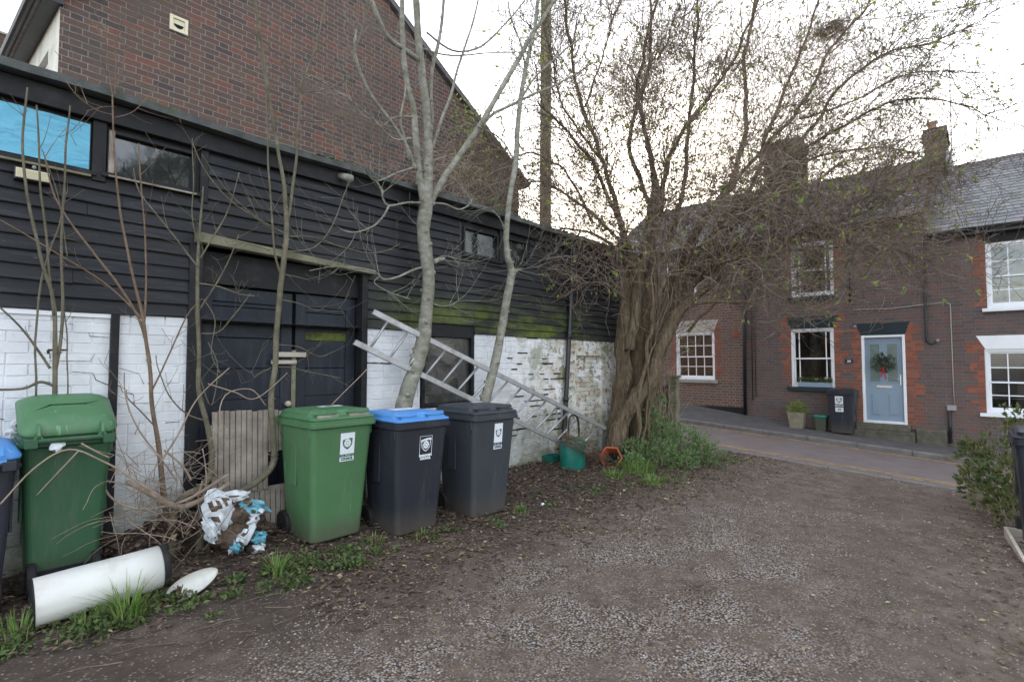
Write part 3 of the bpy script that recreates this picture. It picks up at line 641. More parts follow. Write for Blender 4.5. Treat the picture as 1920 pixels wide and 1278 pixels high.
# downpipe, overflow, bulkhead lamp
pts, rr = chain([(shedM(6.44, 3.40, .09), .036), (shedM(6.42, 3.1, .07), .036), (shedM(6.33, 2.2, .07), .036), (shedM(6.22, 1.0, .07), .036), (shedM(6.14, .2, .07), .036)], 3)
b = MB(); b.tube(pts, rr, 12)
for z in (3.0, 1.9, .95): 
    u = 6.14 + (z - .2) * .0955; b.tube([shedM(u, z - .03, .07), shedM(u + .002, z + .03, .07)], .045, 12)
b.build('downpipe', 'black_plastic', shed, smooth=True)
b = MB(); b.tube([shedM(2.52, 3.36, .05), shedM(2.56, 3.31, .20)], .035, 14); b.build('overflow_pipe', 'cement', shed, smooth=True)
b = MB(); c0 = onY(46, 322, 4.69); a0 = c0.x; z0 = c0.z
b.box(.205, .385, 2.715, 2.80, .02, .07, shedM, .008); lm = b.build('bulkhead_lamp', 'black_plastic', shed)
b = MB(); b.box(.212, .378, 2.725, 2.79, .069, .078, shedM, .003)
for i in range(6): b.box(.215, .375, 2.728 + i * .010, 2.733 + i * .010, .077, .082, shedM)
b.build('lamp_lens', 'cream_plastic', lm)
b = MB(); b.lathe([(.012, 0), (.012, .008), (.006, .014)], shedM(.30, 2.81, .07), Vector((0, -1, 0)), 10); b.build('sensor', 'grey_plastic', lm, smooth=True)

# ------------------------------------------------------------------ brick house with the gable
gh = empty('gable_house', (4.2, 9.5, 0), 'tall old brick house with a bare gable wall rising behind the black outbuilding', 'house')
GX0, GX1, GE, GA, GAX = .60, 7.75, 5.30, 7.62, 4.12
b = MB(); b.add([gableM(GX0, 0, 0), gableM(GX1, 0, 0), gableM(GX1, GE, 0), gableM(GAX, GA, 0), gableM(GX0, GE + .02, 0)], [(0, 1, 2, 3, 4)])
b.add([Vector((GX1, 7, 0)), Vector((GX1, 12, 0)), Vector((GX1, 12, GE)), Vector((GX1, 7, GE))], [(0, 1, 2, 3)])
b.add([Vector((GX0, 12, 0)), Vector((GX1, 12, 0)), Vector((GX1, 12, GE)), Vector((GAX, 12, GA)), Vector((GX0, 12, GE))], [(4, 3, 2, 1, 0)])
b.build('wall', 'gable_brick', gh, fix=False)
SH = .081
def sideM(u, v, d): return Vector((GX0 - (u - 7) * SH - d, u, v))
b = MB(); holed(b, sideM, 7.0, 12, 0, 5.3, [(7.5, 8.5, 3.9, 4.95)], .1); b.build('rendered_wall', 'white_render', gh, fix=False)
sash(gh, sideM, 7.5, 8.5, 3.9, 4.95, (2, 1), room=False)
b = MB(); ov = .10
def roofslab(p0, p1, y0, y1, th, sh=0):
    d = (p1 - p0); nrm = Vector((-d.y, d.x)).normalized() * th
    if nrm.y < 0: nrm = -nrm
    q = [p0, p1, p1 + nrm, p0 + nrm]; b.add([Vector((a.x - (sh * (y - y0) if a_i in (0, 3) else 0), y, a.y)) for y in (y0, y1) for a_i, a in enumerate(q)], [(0, 1, 2, 3), (7, 6, 5, 4)] + [(i, 4 + i, 4 + (i + 1) % 4, (i + 1) % 4) for i in range(4)])
roofslab(Vector((GX0 - .16, GE - .08)), Vector((GAX, GA + .03)), 6.93, 12.1, .09, SH); roofslab(Vector((GX1 + .25, GE - .13)), Vector((GAX, GA + .03)), 6.93, 12.1, .09)
b.build('roof', 'slate_purple', gh)
b = MB(); b.tube([Vector((GX0 - .20, 6.93, GE - .02)), Vector((GX0 - .20 - SH * 5.2, 12.1, GE - .02))], .045, 10); b.box(6.96, 12.1, GE - .07, GE - .02, -.02, .14, sideM); b.build('gutter', 'black_plastic', gh)
vc = onY(335, 48, 7.0)
b = MB(); ring(b, gableM, vc.x - .095, vc.x + .095, vc.z - .095, vc.z + .095, .035, 0, .025); b.box(vc.x - .07, vc.x + .07, vc.z - .07, vc.z + .07, 0, .006, gableM); v_ = b.build('vent_cover', 'cream_plastic', gh)
b = MB(); b.prism([(vc.x + .05 * cos(t), vc.z - .0 + .045 * sin(t)) for t in [pi + pi * i / 10 for i in range(11)]], .006, .010, gableM); b.build('vent_opening', 'void', v_)
ch = empty('brick_chimney', (0, 14, 0), 'narrow brown brick chimney at the far top left edge against the sky', 'chimney')
p = at(-8, 60, 14); b = MB(); b.box(p.x - .35, p.x + .22, p.y, p.y + .6, 0, p.z); b.build('stack', 'stock_brick', ch)
b = MB(); b.box(p.x - .38, p.x + .25, p.y - .03, p.y + .63, p.z, p.z + .06); b.build('cap', 'cement', ch)

# ------------------------------------------------------------------ the terrace over the road
def house(name, label, y0, y1, eav, rid, holes, brick, z0=-1.0, depth=6.0, gend=(False, False)):
    r = empty(name, (14.4, (y0 + y1) / 2, wallz((y0 + y1) / 2)), label, 'terraced house')
    b = MB(); holed(b, faceM, y0, y1, z0, eav, holes, .13)
    for yy, e in ((y0, 1), (y1, -1)):
        b.add([Vector((14.4, yy, z0)), Vector((14.4 + depth, yy, z0)), Vector((14.4 + depth, yy, eav)), Vector((14.4 + depth / 2, yy, rid - .02)), Vector((14.4, yy, eav))], [(0, 1, 2, 3, 4)])
    b.quad(Vector((14.4 + depth, y0, z0)), Vector((14.4 + depth, y1, z0)), Vector((14.4 + depth, y1, eav)), Vector((14.4 + depth, y0, eav)))
    b.build('wall', brick, r, fix=False)
    ex = .16; S = sqrt((depth / 2 + ex) ** 2 + (rid - eav + .02) ** 2); ux, uz = (depth / 2 + ex) / S, (rid - eav + .02) / S
    slates(r, lambda u, s, h: Vector((14.4 - ex + ux * s - uz * h, y0 + u, eav + .04 + uz * s + ux * h)), y1 - y0, S, .25, .165)
    b = MB(); b.quad(Vector((14.4 - ex, y0, eav + .035)), Vector((14.4 - ex, y1, eav + .035)), Vector((14.4 + depth / 2, y1, rid + .035)), Vector((14.4 + depth / 2, y0, rid + .035)))
    b.quad(Vector((14.4 + depth + ex, y0, eav + .035)), Vector((14.4 + depth + ex, y1, eav + .035)), Vector((14.4 + depth / 2, y1, rid + .035)), Vector((14.4 + depth / 2, y0, rid + .035)))
    b.build('roof_underlay', 'slate_purple', r, fix=False)
    b = MB(); n = int((y1 - y0) / .45) + 1
    for i in range(n):
        a, c = y0 + (y1 - y0) * i / n, y0 + (y1 - y0) * (i + 1) / n - .008; X0 = 14.4 + depth / 2
        b.add([Vector((X0 + dx, yy, rid + .06 + dz)) for yy in (a, c) for dx, dz in ((-.13, -.07), (-.05, .01), (0, .03), (.05, .01), (.13, -.07))], [(i_, i_ + 5, i_ + 6, i_ + 1) for i_ in range(4)] + [(0, 1, 2, 3, 4), (9, 8, 7, 6, 5)])
    b.build('ridge_tiles', 'slate_purple', r, fix=False)
    b = MB(); prof = [(cos(t) * .055, sin(t) * .055) for t in [pi + pi * i / 8 for i in range(9)]]
    vs = [Vector((14.4 - ex - .03 + a, yy, eav + .02 + c)) for yy in (y0, y1) for a, c in prof]
    b.add(vs, [(i, i + 1, i + 10, i + 9) for i in range(8)]); b.box(14.4 - ex, 14.4, y0, y1, eav - .10, eav + .03); b.build('gutter', 'black_plastic', r, fix=False)
    return r
# left house
hL = house('terraced_house', 'brown brick terraced house with a stone lintel, left of the downpipe behind the tree', 4.78, 9.2, 4.78, 6.98, [(5.60, 6.74, 1.02, 2.38), (6.1, 7.0, 3.18, 4.5)], 'face_brick')
sash(hL, faceM, 5.60, 6.74, 1.02, 2.38, (4, 2), dep=-.06); sash(hL, faceM, 6.1, 7.0, 3.18, 4.5, (2, 1), dep=-.06)
b = MB(); flared(b, faceM, 5.62, 6.72, 2.38, 2.72, .14, -.05, .006); b.build('lintel', 'sand_paint', hL)
b = MB(); b.box(5.52, 6.82, .93, 1.02, -.12, .06, faceM, .006); b.build('window_sill', 'cement', hL)
toothed(hL, faceM, 5.60, -1, 1.1, 2.75); toothed(hL, faceM, 6.74, 1, 1.1, 2.75)
b = MB(); b.box(4.93, 5.13, 2.16, 2.40, 0, .004, faceM)
for i in range(5): b.box(4.94, 5.12, 2.18 + i * .044, 2.20 + i * .044, .003, .008, faceM)
b.build('air_brick', 'red_brick', hL)
b = MB(); b.box(4.8, 9.2, wallz(6) - .35, .30, 0, .02, faceM); b.build('plinth', 'black_wood', hL)
# number thirty
w30, w30u, d30 = (2.71, 3.66, .90, 2.36), (2.68, 3.62, 3.16, 4.52), (1.34, 2.16, .12, 2.14)
hM = house('terraced_house', 'terraced house numbered 30 with pale blue front door and red brick dressings', .92, 4.78, 4.75, 6.86, [w30, w30u, d30], 'dark_brick')
sash(hM, faceM, *w30, 'margin', dep=-.06); sash(hM, faceM, *w30u, 'margin', dep=-.06, blind='curtains')
b = MB(); flared(b, faceM, 2.72, 3.65, 2.36, 2.66, .11, -.05, .01); b.build('lintel', 'dark_green_paint', hM)
b = MB(); flared(b, faceM, 1.34, 2.16, 2.14, 2.42, .09, -.05, .01); b.build('door_lintel', 'dark_green_paint', hM)
b = MB(); b.box(2.62, 3.75, .80, .90, -.12, .08, faceM, .006); b.build('window_sill', 'dark_green_paint', hM)
b = MB(); b.box(2.62, 3.70, 3.08, 3.16, -.12, .07, faceM, .006); b.build('window_sill', 'dark_green_paint', hM)
toothed(hM, faceM, 2.71, -1, .9, 2.7); toothed(hM, faceM, 3.66, 1, .9, 2.7); toothed(hM, faceM, 2.68, -1, 3.2, 4.6); toothed(hM, faceM, 3.62, 1, 3.2, 4.6)
toothed(hM, faceM, 1.34, -1, .12, 2.4, wide=.27, narrow=.16); toothed(hM, faceM, 2.16, 1, .12, 2.4)
b = MB(); a, c, d, e = d30; ring(b, faceM, a, c, d, e, .055, -.12, .012, .006); b.build('door_frame', 'white_paint', hM)
a, c, d, e = a + .055, c - .055, d + .055, e - .055; dp = -.05; W_ = c - a
b = MB(); b.box(a, c, d, e, dp - .045, dp, faceM)
door = b.build('door', 'door_blue', hM)
b = MB()
for u0, u1 in ((a + W_ * .14, a + W_ * .40), (a + W_ * .60, a + W_ * .86)):
    b.box(u0, u1, d + .12, d + .62, dp, dp + .004, faceM, .003); b.box(u0 + .02, u1 - .02, d + .14, d + .60, dp + .004, dp + .012, faceM, .006)
    ring(b, faceM, u0 - .015, u1 + .015, d + .88, e - .14, .018, dp, dp + .012, .003)
b.build('door_moulding', 'door_blue', door)
for u0, u1 in ((a + W_ * .14, a + W_ * .40), (a + W_ * .60, a + W_ * .86)):
    b = MB(); b.box(u0, u1, d + .90, e - .155, dp, dp + .003, faceM); b.build('door_pane', 'frosted', door)
b = MB(); b.box(a + W_ * .29, a + W_ * .71, d + .755, d + .81, dp, dp + .012, faceM, .003); b.build('letterbox', 'steel', door)
b = MB(); b.box(a + .035, a + .065, d + .82, d + 1.05, dp, dp + .01, faceM, .003); b.tube([faceM(a + .05, d + .96, dp + .01), faceM(a + .05, d + .96, dp + .05), faceM(a + .15, d + .96, dp + .05)], .009, 8); b.build('door_handle', 'steel', door)
b = MB(); cc = (a + c) / 2; b.tube([faceM(cc + .055 * cos(t), e - .42 + .055 * sin(t), dp + .025) for t in [2 * pi * i / 16 for i in range(17)]], .010, 8); b.lathe([(.02, 0), (.02, .03)], faceM(cc, e - .365, dp), Vector((-1, 0, 0)), 10); b.build('door_knocker', 'steel', door, smooth=True)
b = MB(); b.box(a - .12, c + .16, -.02, .12, 0, .27, faceM, .012); b.box(a - .2, c + .5, -.32, -.02, 0, .30, faceM, .012); b.box(a - .72, a - .21, -.40, .06, 0, .22, faceM, .02); b.build('doorstep', 'stone', hM)
p = onX(1592, 677, 14.4); b = MB(); b.box(p.y - .085, p.y + .085, p.z - .05, p.z + .05, 0, .012, faceM, .003); pq = b.build('number_plaque', plain('navy', (.03, .035, .06), .4, .1, 5, 0), hM)
faceT = lambda u, v, d: Vector((14.4 - d, -u, v))       # text reads left to right seen from the road
b = MB(); textmesh('30', .075, b, faceT, -p.y, p.z, .014, bold=.002); b.build('number', 'sticker', pq, fix=False)
# pipes, cables, meter box
def pipe(parent, nm, pts, r, mat='black_plastic', k=8, mp=faceM, sub=1):
    b = MB(); P = [mp(*q) for q in pts]
    if sub > 1: P, _ = chain([(q, r) for q in P], sub)
    b.tube(P, r, k); return b.build(nm, mat, parent, smooth=True)
pipe(hM, 'downpipe', [(4.76, 4.72, .06), (4.77, 2.5, .06), (4.79, wallz(4.78) + .02, .06)], .042, k=12)
pipe(hM, 'overflow_pipe', [(4.60, 4.0, .02), (4.60, .5, .02)], .010); pipe(hM, 'overflow_pipe', [(4.52, 4.0, .02), (4.52, .6, .02)], .008)
pipe(hM, 'waste_pipe', [(.955, 4.6, .03), (.96, 2.05, .03), (.95, 1.96, .03), (.88, 1.91, .03), (.80, 1.95, .03)], .020)
pipe(hM, 'waste_pipe', [(2.34, 4.6, .03), (2.36, 2.95, .03)], .018)
pipe(hM, 'cable', [(2.30, 2.76, .012), (1.6, 2.73, .012), (1.0, 2.78, .012), (.62, 2.80, .012), (.55, 2.76, .012), (.545, 2.68, .012), (.545, 1.5, .012), (.54, .62, .012)], .009, 'sand_paint', 6)
b = MB(); b.box(.51, .66, .49, .60, 0, .05, faceM, .004); b.build('meter_box', 'grey_plastic', hM)
pipe(hM, 'meter_pipe', [(.62, .49, .03), (.62, -.2, .03)], .032, k=10)
b = MB(); b.lathe([(.03, 0), (.03, .03)], faceM(.77, 1.99, 0), Vector((-1, 0, 0)), 10); b.lathe([(.035, 0), (.025, .05)], faceM(2.27, 2.36, 0), Vector((-1, 0, 0)), 10); b.build('vent_terminal', 'grey_plastic', hM)
# right house
wl_, wu_ = (-1.16, .04, .47, 1.78), (-1.2, -.03, 2.62, 3.97)
hR = house('terraced_house', 'dark brick terraced house with white lintel and white sash windows at the right edge', -4.6, .92, 4.27, 6.52, [wl_, wu_], 'dark_brick')
sash(hR, faceM, *wl_, (4, 2), dep=-.06, blind='slats'); sash(hR, faceM, *wu_, (4, 2), dep=-.06, glass='glass')
b = MB(); flared(b, faceM, -1.16, .02, 1.78, 2.06, .14, -.05, .012); b.build('lintel', 'white_paint', hR)
b = MB(); b.box(-1.28, .14, .40, .47, -.12, .07, faceM, .006); b.build('window_sill', 'white_paint', hR)
b = MB(); b.box(-1.3, .05, 2.55, 2.62, -.12, .07, faceM, .006); b.build('window_sill', 'white_paint', hR)
b = MB(); b.box(-1.3, .0, 3.99, 4.16, -.02, .014, faceM, .004); b.build('upper_lintel', 'black_wood', hR)
toothed(hR, faceM, .04, 1, .5, 2.0); toothed(hR, faceM, -.03, 1, 2.6, 4.1, wide=.22)
# chimneys
def chimney(parent, y0, y1, z0, z1, x0, x1, pots, nm='chimney'):
    b = MB(); b.box(x0, x1, y0, y1, z0, z1); b.box(x0 - .04, x1 + .04, y0 - .04, y1 + .04, z1 - .22, z1 - .14); b.box(x0 - .02, x1 + .02, y0 - .02, y1 + .02, z1 - .14, z1)
    c = b.build(nm, 'stock_brick', parent)
    for (px_, py_) in pots:
        b = MB(); b.lathe([(.13, 0), (.12, .05), (.10, .08), (.095, .26), (.125, .28), (.125, .33), (.10, .34)], Vector((px_, py_, z1)), k=16); b.build('chimney_pot', 'clay', c, smooth=True)
    return c
chimney(hM, .60, 1.05, 6.0, 7.55, 16.9, 17.9, [(17.4, .9)])
chimney(hL, 3.95, 4.95, 6.4, 8.3, 16.9, 17.9, [])
b = MB(); b.tube([Vector((17.3, .52, 6.9)), Vector((17.3, .50, 9.3))], .012, 6); 
for zz in (7.4, 7.42): b.tube([Vector((17.3, .38, zz)), Vector((17.3, .66, zz))], .008, 5)
b.build('aerial', 'grey_plastic', hM)
b = MB(); b.box(16.5, 17.9, .50, .60, 6.3, 6.75); b.build('lead_flashing', 'sticker', hM)

# ------------------------------------------------------------------ wheeled bins
def rrect(xh, y0, y1, r, z, n=5):
    pts = []
    for cx, cy, a0 in ((xh - r, y1 - r, 0), (-xh + r, y1 - r, 90), (-xh + r, y0 + r, 180), (xh - r, y0 + r, 270)):
        for i in range(n + 1): a = radians(a0 + 90 * i / n); pts.append(Vector((cx + r * cos(a), cy + r * sin(a), z)))
    return pts
def loft(b, secs, cap0=True, cap1=True):
    n = len(secs[0]); o = len(b.v)
    for s_ in secs: b.v.extend(s_)
    for i in range(len(secs) - 1):
        for j in range(n): q = (j + 1) % n; b.f.append((o + i * n + j, o + i * n + q, o + (i + 1) * n + q, o + (i + 1) * n + j)); b.mi.append(b.cur)
    if cap0: b.f.append(tuple(o + j for j in range(n))[::-1]); b.mi.append(b.cur)
    if cap1: b.f.append(tuple(o + (len(secs) - 1) * n + j for j in range(n))); b.mi.append(b.cur)
def crest(parent, plate, ink, mp, u, v, w_, h_, outline=False, text=True):
    """shield with a flower under a ribbon, above the words"""
    b = MB()
    if outline:
        ring(b, mp, u - w_ / 2, u + w_ / 2, v - h_ * .30, v + h_ / 2, .0035, 0, .0012, 0); fg, bgc = plate, ink
    else: b.box(u - w_ / 2, u + w_ / 2, v - h_ / 2, v + h_ / 2, 0, .0012, mp)
    st_ = b.build('sticker', plate, parent, fix=False)
    vc_ = v + h_ * .14; R = w_ * .34
    def shield(k): return [(u + k * R * x, vc_ + k * R * y) for x, y in ((-1, .95), (1, .95), (1, .0), (.85, -.5), (.5, -.9), (0, -1.25), (-.5, -.9), (-.85, -.5), (-1, .0))]
    b = MB(); b.cur = 0
    if outline:
        A, B_ = shield(1.08), shield(.93)
        for i in range(9): j = (i + 1) % 9; b.quad(mp(*A[i], .0014), mp(*A[j], .0014), mp(*B_[j], .0014), mp(*B_[i], .0014))
    else: b.quad(*[mp(x, y, .0016) for x, y in shield(1.0)])
    inkm = plate if outline else ink
    b.build('crest', inkm, st_, fix=False)
    b = MB()
    for k in range(8):                             # flower
        a = 2 * pi * k / 8; x0, y0 = u + cos(a) * R * .52, vc_ + sin(a) * R * .58; b.quad(*[mp(x0 + cos(t) * R * .24, y0 + sin(t) * R * .24, .0021) for t in [2 * pi * i / 8 for i in range(8)]])
    b.quad(*[mp(u + cos(t) * R * .28, vc_ + sin(t) * R * .28, .0024) for t in [2 * pi * i / 10 for i in range(10)]])
    P = [(-1.25, .95), (-.6, 1.12), (0, 1.22), (.6, 1.30), (1.25, 1.25), (1.25, .85), (.6, .9), (0, .82), (-.6, .72), (-1.25, .55)]
    b.quad(*[mp(u + R * x, vc_ + R * y, .0022) for x, y in P]); b.build('crest_flower', plate, st_, fix=False)
    if text:
        b = MB(); textmesh('BOROUGH', h_ * .125, b, mp, u, v - h_ * .30, .0026, bold=.0022, sx=w_ / (h_ * .62)); textmesh('COUNCIL', h_ * .125, b, mp, u, v - h_ * .42, .0026, bold=.0022, sx=w_ / (h_ * .66))
        b.build('lettering', inkm, st_, fix=False)
def make_bin(label, loc, rot, s=1.0, body='bin_green', lid='bin_green_lid', W=.58, D=.72, H=1.07, open_=0, dome=False, sticker=None, number=None, paper=None):
    t = empty('wheeled_bin', loc, label, 'wheelie bin', 'council wheelie bins', world=False); t.rotation_euler = (0, 0, rot); t.scale = (s, s, s)
    hw, hd = W / 2, D / 2; zl = H - .10
    yf = lambda z: -hd + .035 + .085 * (1 - z / zl) ; yb = lambda z: hd - .10 - .06 * (1 - z / zl); xw = lambda z: hw - .022 - .055 * (1 - z / zl)
    b = MB(); secs = []
    for z in (.02, .035, .2, .22, .5, .8, zl - .06):
        r = .045 if z > .03 else .05; e = .012 if z < .03 else 0
        secs.append(rrect(xw(z) - e, yf(z) + e, yb(z) - e, r, z))
    loft(b, secs)
    for x in (-hw * .38, hw * .42):                # faint mould ribs down the front
        b.add([Vector((x + dx, yf(z) - dy, z)) for z in (.06, zl - .08) for dx, dy in ((-.004, -.001), (0, .0025), (.004, -.001))], [(0, 1, 4, 3), (1, 2, 5, 4)])
    for sx in (-1, 1):                             # gussets under the rim
        for y in (yf(zl) + .05, yb(zl) - .06): b.box(sx * (hw - .03) - .012, sx * (hw - .03) + .012, y - .012, y + .012, zl - .13, zl - .04)
        b.box(sx * (xw(.7) - .002) - .008, sx * (xw(.7) - .002) + .008, -.04, .06, .45, zl - .06)
    bd = b.build('body', body, t, smooth=False, bev=.004)
    b = MB(); loft(b, [rrect(hw - .02, -hd + .02, hd - .08, .045, zl - .055), rrect(hw - .004, -hd + .004, hd - .07, .05, zl - .05), rrect(hw - .002, -hd + .002, hd - .07, .05, zl - .028), rrect(hw - .010, -hd + .010, hd - .075, .05, zl - .024), rrect(hw - .008, -hd + .008, hd - .075, .05, zl), rrect(hw - .02, -hd + .02, hd - .085, .04, zl + .004)])
    b.build('rim', body, t, smooth=False)
    # lid, hinged at the back
    hy, hz = hd - .05, zl + .004; lp = empty_l = None
    def LT(p): q = Vector((p.x, p.y - hy, p.z - hz)); q.rotate(Matrix.Rotation(-open_, 3, 'X')); return Vector((q.x, q.y + hy, q.z + hz))
    class LB(MB):
        def build(s_, *a_, **k_): s_.v = [LT(p) for p in s_.v]; return MB.build(s_, *a_, **k_)
    b = LB()
    f0, f1 = -hd + .012, hd - .085
    if dome:
        loft(b, [rrect(hw - .006, f0, f1 + .03, .07, zl + .006), rrect(hw - .004, f0 - .002, f1 + .03, .07, zl + .022), rrect(hw - .03, f0 + .03, f1 + .005, .10, zl + .062), rrect(hw - .075, f0 + .08, f1 - .05, .10, zl + .088), rrect(hw - .16, f0 + .16, f1 - .13, .08, zl + .098)])
    else:
        loft(b, [rrect(hw - .012, f0, f1, .05, zl + .006), rrect(hw - .010, f0, f1, .05, zl + .020), rrect(hw - .024, f0 + .014, f1 - .01, .05, zl + .025), rrect(hw - .030, f0 + .070, f1 - .01, .05, zl + .034), rrect(hw - .034, f0 + .075, f1 - .02, .05, zl + .060), rrect(hw - .06, f0 + .09, f1 - .05, .05, zl + .074), rrect(hw - .13, f0 + .15, f1 - .12, .05, zl + .082)])
        for a_, c_ in ((-hw + .035, -.035), (.035, hw - .035)):      # grip flaps over the front recesses
            n = 8; top = []
            for i in range(n + 1):
                u = a_ + (c_ - a_) * i / n; bulge = sin(pi * i / n); top.append((u, f0 + .074 - .058 * bulge ** .6, zl + .060 - .004 * bulge))
            b.add([Vector(p) for p in top] + [Vector((p[0], f0 + .095, zl + .0755)) for p in top] + [Vector((p[0], p[1] + .004, p[2] - .009)) for p in top], [(i, i + 1, n + 2 + i, n + 1 + i) for i in range(n)] + [(i, i + 1, 2 * n + 3 + i, 2 * n + 2 + i) for i in range(n)])
    ld = b.build('lid', lid, t, smooth=dome, bev=0 if dome else .003)
    if not dome:
        
        for u0, u1 in ((-hw + .07, -.05), (.05, hw - .07)): b = LB(); b.box(u0, u1, f0 + .025, f0 + .05, zl + .0255, zl + .045); b.build('grip_recess', 'bare_wood' if lid == 'bin_green_lid' else lid, ld)
    for x in (-hw * .62, hw * .62):
        b = LB(); b.box(x - .012, x + .012, hy - .09, hy + .03, zl + .0, zl + .03); b.lathe([(.022, -.02), (.022, .02)], Vector((x, hy + .012, zl - .0)), Vector((1, 0, 0)), 12)
        if dome: b.prism([(hy - .17, zl + .06), (hy + .03, zl + .02), (hy + .03, zl + .045), (hy - .02, zl + .075)], x - .007, x + .007, lambda a, b_, c: Vector((c, a, b_)))
        b.build('hinge', lid, ld)
    b = MB(); b.tube([Vector((-hw + .05, hd - .03, zl - .01)), Vector((hw - .05, hd - .03, zl - .01))], .017, 10)
    for sx in (-1, 1): b.box(sx * (hw - .06) - .03, sx * (hw - .06) + .03, hd - .12, hd - .01, zl - .05, zl + .005)
    b.build('handle', body, t, bev=.004)
    for sx in (-1, 1):
        wx = sx * (xw(.1) + (-.02 if dome else .012)); c = Vector((wx, hd - .155, .105))
        b = MB(); b.lathe([(.06, -.022), (.098, -.022), (.105, -.012), (.105, .012), (.098, .022), (.06, .022)], c, Vector((1, 0, 0)), 28); wh = b.build('wheel', 'rubber', t, smooth=False)
        b = MB(); b.lathe([(.062, -.016), (.03, -.02), (.012, -.028), (.012, .028), (.03, .02), (.062, .016)], c, Vector((1, 0, 0)), 20)
        b.build('hub', 'black_plastic', wh)
    b = MB(); b.tube([Vector((-xw(.1), hd - .155, .105)), Vector((xw(.1), hd - .155, .105))], .012, 8); b.box(-xw(.1) + .03, xw(.1) - .03, yb(.1) - .02, hd - .14, .06, .15); b.build('axle', 'black_plastic', t)
    fM = lambda u, v, d: Vector((u, yf(v) - d - .0035, v))
    if sticker: crest(bd, 'sticker', sticker[0], fM, sticker[1], sticker[2], sticker[3], sticker[4], outline=sticker[5], text=True)
    if number:
        u, v, w_, h_, txt = number; b = MB(); b.box(u - w_ / 2, u + w_ / 2, v - h_ / 2, v + h_ / 2, 0, .0012, fM); q = b.build('number_plate', 'sticker', bd, fix=False)
        b = MB(); textmesh(txt, h_ * .75, b, fM, u, v, .002, bold=.002); b.build('number', 'ink_black', q, fix=False)
    if paper:
        u, y, w_, h_, txt = paper; pM = lambda a, c, d: LT(Vector((a, c, zl + .0835 + d))); b = MB(); b.box(u - w_ / 2, u + w_ / 2, y - h_ / 2, y + h_ / 2, 0, .0015, pM); q = b.build('lid_label', 'sticker', ld, fix=False)
        if txt: b = MB(); textmesh(txt, h_ * .8, b, pM, u, y, .0022, bold=.004); b.build('number', 'ink_black', q, fix=False)
    return t
bin1 = make_bin('green wheelie bin with white number 37 on its lid, left of the black bins', (2.15, 4.20, gz(2.1, 4.1) - .01), radians(1), 1.03, sticker=('ink_green', .035, .75, .125, .225, False), paper=(.06, .02, .19, .085, '37'))
bin2 = make_bin('black wheelie bin with a bright blue lid, between the green and the grey bins', (2.78, 3.95, gz(2.8, 3.8) - .02), radians(-1), 1.02, body='bin_black', lid='bin_blue', sticker=('ink_black', .03, .74, .13, .21, True), paper=(.02, .02, .26, .15, ''))
bin3 = make_bin('charcoal grey wheelie bin with its lid shut, standing in front of the ladder', (3.60, 3.88, gz(3.6, 3.7) - .02), radians(-2), 1.05, body='bin_grey', lid='bin_grey', sticker=('ink_black', .04, .76, .105, .24, False), paper=(.09, .05, .13, .05, ''))
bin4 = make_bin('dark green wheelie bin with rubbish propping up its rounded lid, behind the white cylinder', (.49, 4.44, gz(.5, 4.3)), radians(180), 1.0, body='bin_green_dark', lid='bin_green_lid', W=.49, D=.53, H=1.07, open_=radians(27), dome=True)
bin5 = make_bin('black wheelie bin with a blue lid cut off by the left edge', (.03, 4.33, gz(0, 4.2)), radians(180), .98, body='bin_black', lid='bin_blue', W=.49, D=.55, H=1.0, open_=radians(4), dome=True)
bin6 = make_bin('black wheelie bin with white stickers on the pavement by the blue door', (14.05, 2.50, kerbz(2.6) + .01), radians(-90), .99, body='bin_black', lid='bin_black', sticker=('ink_black', -.02, .76, .16, .24, False), number=(-.02, .57, .16, .10, '30'))
bin7 = make_bin('black wheelie bin cut off by the right edge behind the wooden tray', tuple((lambda q: Vector((q.x, q.y, gz(q.x, q.y) - .02)))(at(1888, 805, 4.45) + _R * .43 + _F * .02)), radians(-88), 1.0, body='bin_black', lid='bin_black')
# rubbish in and on the open bin
def crumple(name, c, sx, sy, sz, mats, seed, parent=None, n=3, amp=.45, fr=3.2):
    bm = bmesh.new(); bmesh.ops.create_icosphere(bm, subdivisions=n, radius=1)
    for v in bm.verts:
        p = v.co.copy(); k = 1 + amp * (mnoise.noise(p * fr + Vector((seed, 0, 0))) + .5 * mnoise.noise(p * fr * 2.3 + Vector((0, seed, 0))) - .5 * abs(mnoise.noise(p * fr * 1.5 + Vector((0, 0, seed)))))
        v.co = Vector((p.x * sx * k, p.y * sy * k, p.z * sz * k))
    for f in bm.faces: q = mnoise.noise(f.calc_center_median() * (2.2 / max(sx, sz)) * .5 + Vector((seed, 5, 1))); f.material_index = min(len(mats) - 1, max(0, int((q + .5) * len(mats))))
    me = bpy.data.meshes.new(name); bm.to_mesh(me); bm.free()
    for q in mats: me.materials.append(M[q] if isinstance(q, str) else q)
    o = bpy.data.objects.new(name, me); SC.collection.objects.link(o); o.location = c
    if parent: o.parent = parent
    return o
M['white_sack'] = plain('white_sack', (.62, .66, .70), .5, .15, 20, .004, dirt=(.35, .33, .30), dirt_amt=.4)
M['cyan_sack'] = plain('cyan_sack', (.13, .40, .52), .5, .2, 20, .004, dirt=(.30, .35, .36), dirt_amt=.5)
M['brown_sack'] = plain('muddy_sack', (.12, .085, .062), .9, .5, 16, .008, dirt=(.035, .025, .02), dirt_amt=.8)
o = crumple('rubbish_sack', at(30, 802, 3.40), .055, .05, .075, ['white_sack', 'white_sack', 'grey_plastic'], 3); tag(o, 'crumpled white plastic sack bulging out of the open green bin', 'sack')
o = crumple('foil_carton', at(108, 836, 3.16), .040, .02, .035, ['steel', 'sticker'], 8, n=2); tag(o, 'small silver foil carton hanging over the edge of the open green bin', 'carton')
